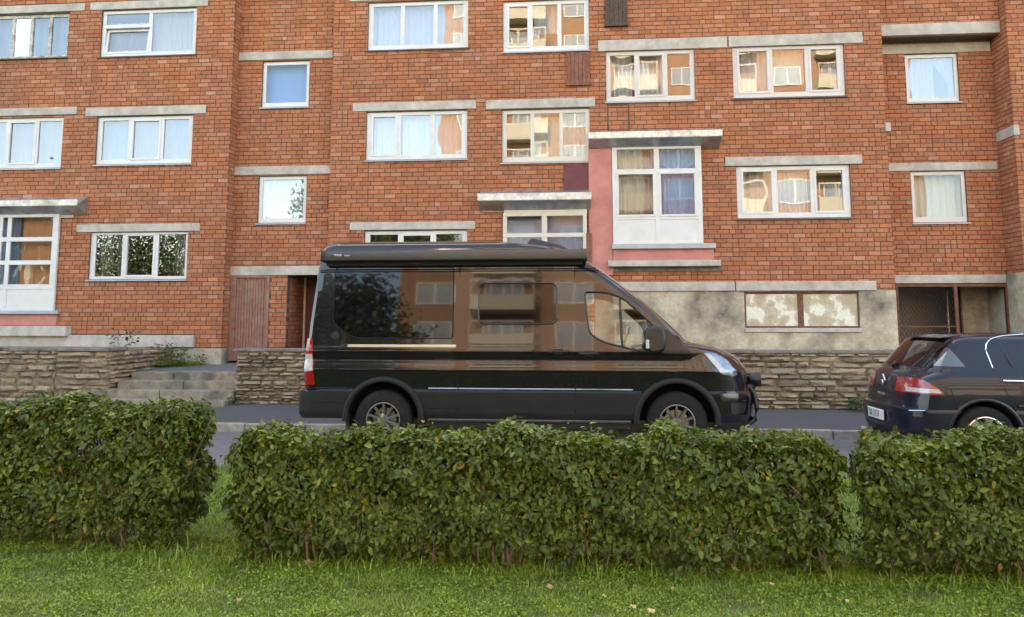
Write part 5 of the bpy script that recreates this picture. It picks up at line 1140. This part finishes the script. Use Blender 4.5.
# flowers standing inside the dark ground floor window
rc, Y = FLOWER_WIN
for i, (fx, lb, mt) in enumerate(((.20, 'potted orchid with pale blooms in the left pane of the dark window', 'net_white'), (.80, 'pot of pale trailing flowers in the right pane of the dark window', 'drape_pink'))):
    X_ = rc[0]+fx*(rc[1]-rc[0]); p = thing('potted_plant', lb, 'plant', (X_, Y+.20, rc[2]+.05)); mb = MB()
    mb.lathe_y([(.001, 0), (.05, 0), (.065, .1), (.055, .1), (.001, .09)], (0, 0, 0), 14); mb.v = [(x_, z_, y_) for x_, y_, z_ in mb.v]; mb.build('pot', 'maroon', p, local=True, fix=True)
    r = np.random.default_rng(400+i); n = 46; Pp = np.stack([r.normal(0, .11 if i == 0 else .17, n), r.normal(0, .02, n), r.uniform(.1, .42 if i == 0 else .22, n)], 1)
    nr = r.normal(0, .4, (n, 3))+np.array([0, -1., .3]); ln = r.uniform(.03, .06, n)
    link('bloom', leaf_mesh('bloom', Pp, r.normal(0, 1, (n, 3)), nr/np.linalg.norm(nr, axis=1, keepdims=True), ln, ln*.7, r.random(n), mt), p)
    n = 26; Pp = np.stack([r.normal(0, .07, n), r.normal(0, .02, n), r.uniform(.08, .25, n)], 1); ln = r.uniform(.06, .12, n); link('leaves', leaf_mesh('leaves', Pp, r.normal(0, 1, (n, 3)), np.tile([0, -1., .4], (n, 1)), ln, ln*.4, r.random(n), 'weed_leaf'), p)

# ------------------------------------------------------------------ behind the camera: what the glass and the van reflect
OY = -21.0; OX0, OX1, OZ = -10.0, 24.0, 27.0
OPP = thing('apartment_tower', 'tall sunlit orange brick block with stacked balconies across the lawn, seen in reflections', 'building', ((OX0+OX1)/2, OY, 0))
mb = MB(); mb.box(OX0, OX1, OY-12, OY, 0, OZ); mb.build('wall', 'brick_opposite', OPP)
mb = MB(); mb.box(OX0-.3, OX1+.3, OY-12.3, OY+.3, OZ, OZ+.3); mb.build('roof', 'concrete', OPP)
wf = MB()
for (p_, q_, a_, b_) in rects_minus(-1.05, 1.05, 0, 1.45, [(-.97, -.05, .08, 1.37), (.05, .97, .08, 1.37)]): wf.box(p_, q_, 0, .06, a_, b_)
wfm = wf.mesh('window', 'upvc'); wg = MB(); wg.box(-1.0, 1.0, -.01, .02, .04, 1.41); wgm = wg.mesh('pane', 'tower_pane')
bf = MB(); bf.box(-1.7, 1.7, 0, 1.2, -.12, 0); bf.box(-1.7, 1.7, 1.14, 1.2, 0, 1.05); bf.box(-1.7, -1.64, 0, 1.14, 0, 1.05); bf.box(1.64, 1.7, 0, 1.14, 0, 1.05); bf.box(-1.7, 1.7, 1.13, 1.19, 1.95, 2.05); bf.box(-1.7, -1.62, 1.13, 1.19, 1.05, 1.95); bf.box(-.6, -.52, 1.13, 1.19, 1.05, 1.95); bf.box(.52, .6, 1.13, 1.19, 1.05, 1.95); bf.box(1.62, 1.7, 1.13, 1.19, 1.05, 1.95); bfm = bf.mesh('balcony', 'blind_cream')
og = origin(OPP)
for fl in range(9):
    for c_ in range(9):
        X_ = OX0+2.0+c_*3.75; Z_ = 1.4+fl*2.85
        o = link('window', wfm, OPP); o.location = Vector((X_, OY+.0, Z_))-og; link('pane', wgm, o)
        if c_ % 2 == 1: o2 = link('balcony', bfm, OPP); o2.location = Vector((X_, OY+.0, Z_-.75))-og
def tree(label, loc, h, cr, n, seed):
    root = thing('broadleaf_tree', label, 'tree', loc, 'trees across the lawn'); r = np.random.default_rng(seed); mb = MB()
    mb.tube([(0, 0, -.1), (.05, .03, h*.25), (-.05, .05, h*.55), (.05, 0, h*.9)], [.26, .2, .13, .03], 10)
    tips = []
    for k in range(22):
        z = h*r.uniform(.25, .8); a = r.uniform(0, 6.28); L = cr*r.uniform(.6, 1.0)*(1.2-z/h*.7); e = np.array([math.cos(a)*L, math.sin(a)*L, z+L*r.uniform(.2, .7)]); tips.append(e); mb.tube([(0, 0, z), tuple(e*np.array([.5, .5, 1])-np.array([0, 0, .1])), tuple(e)], [.08, .05, .015], 5)
    mb.build('trunk', 'bark', root, local=True, smooth=60)
    c = np.array(tips); idx = r.integers(0, len(c), n); P = c[idx]*np.r_[[[1, 1, 1]]]*r.uniform(.75, 1.08, (n, 1))+r.normal(0, cr*.16, (n, 3)); nr = r.normal(0, 1, (n, 3))+np.array([0, 0, .6]); ln = r.uniform(.16, .34, n)*h/11
    stuff(link('crown', leaf_mesh('crown', P, r.normal(0, 1, (n, 3)), nr/np.linalg.norm(nr, axis=1, keepdims=True), ln, ln*.6, r.random(n), 'tree_leaf'), root))
for i_, (x_, y_, h_, c_, lb_) in enumerate(((-8.9, -7.5, 8.5, 2.9, 'small dark tree nearest the lawn across from the van'), (-15, -13, 11, 3.6, 'broad dark tree beside the tower'), (-21.5, -12, 7, 3.6, 'tall tree left of the broad one'), (-28.5, -12.5, 9, 4.2, 'tall tree second from the far end of the row'), (-36, -12, 9.5, 4.5, 'tall tree at the far end of the row'))):
    tree(lb_, (x_, y_, 0), h_, c_, 9000 if i_ else 17000, 501+i_)
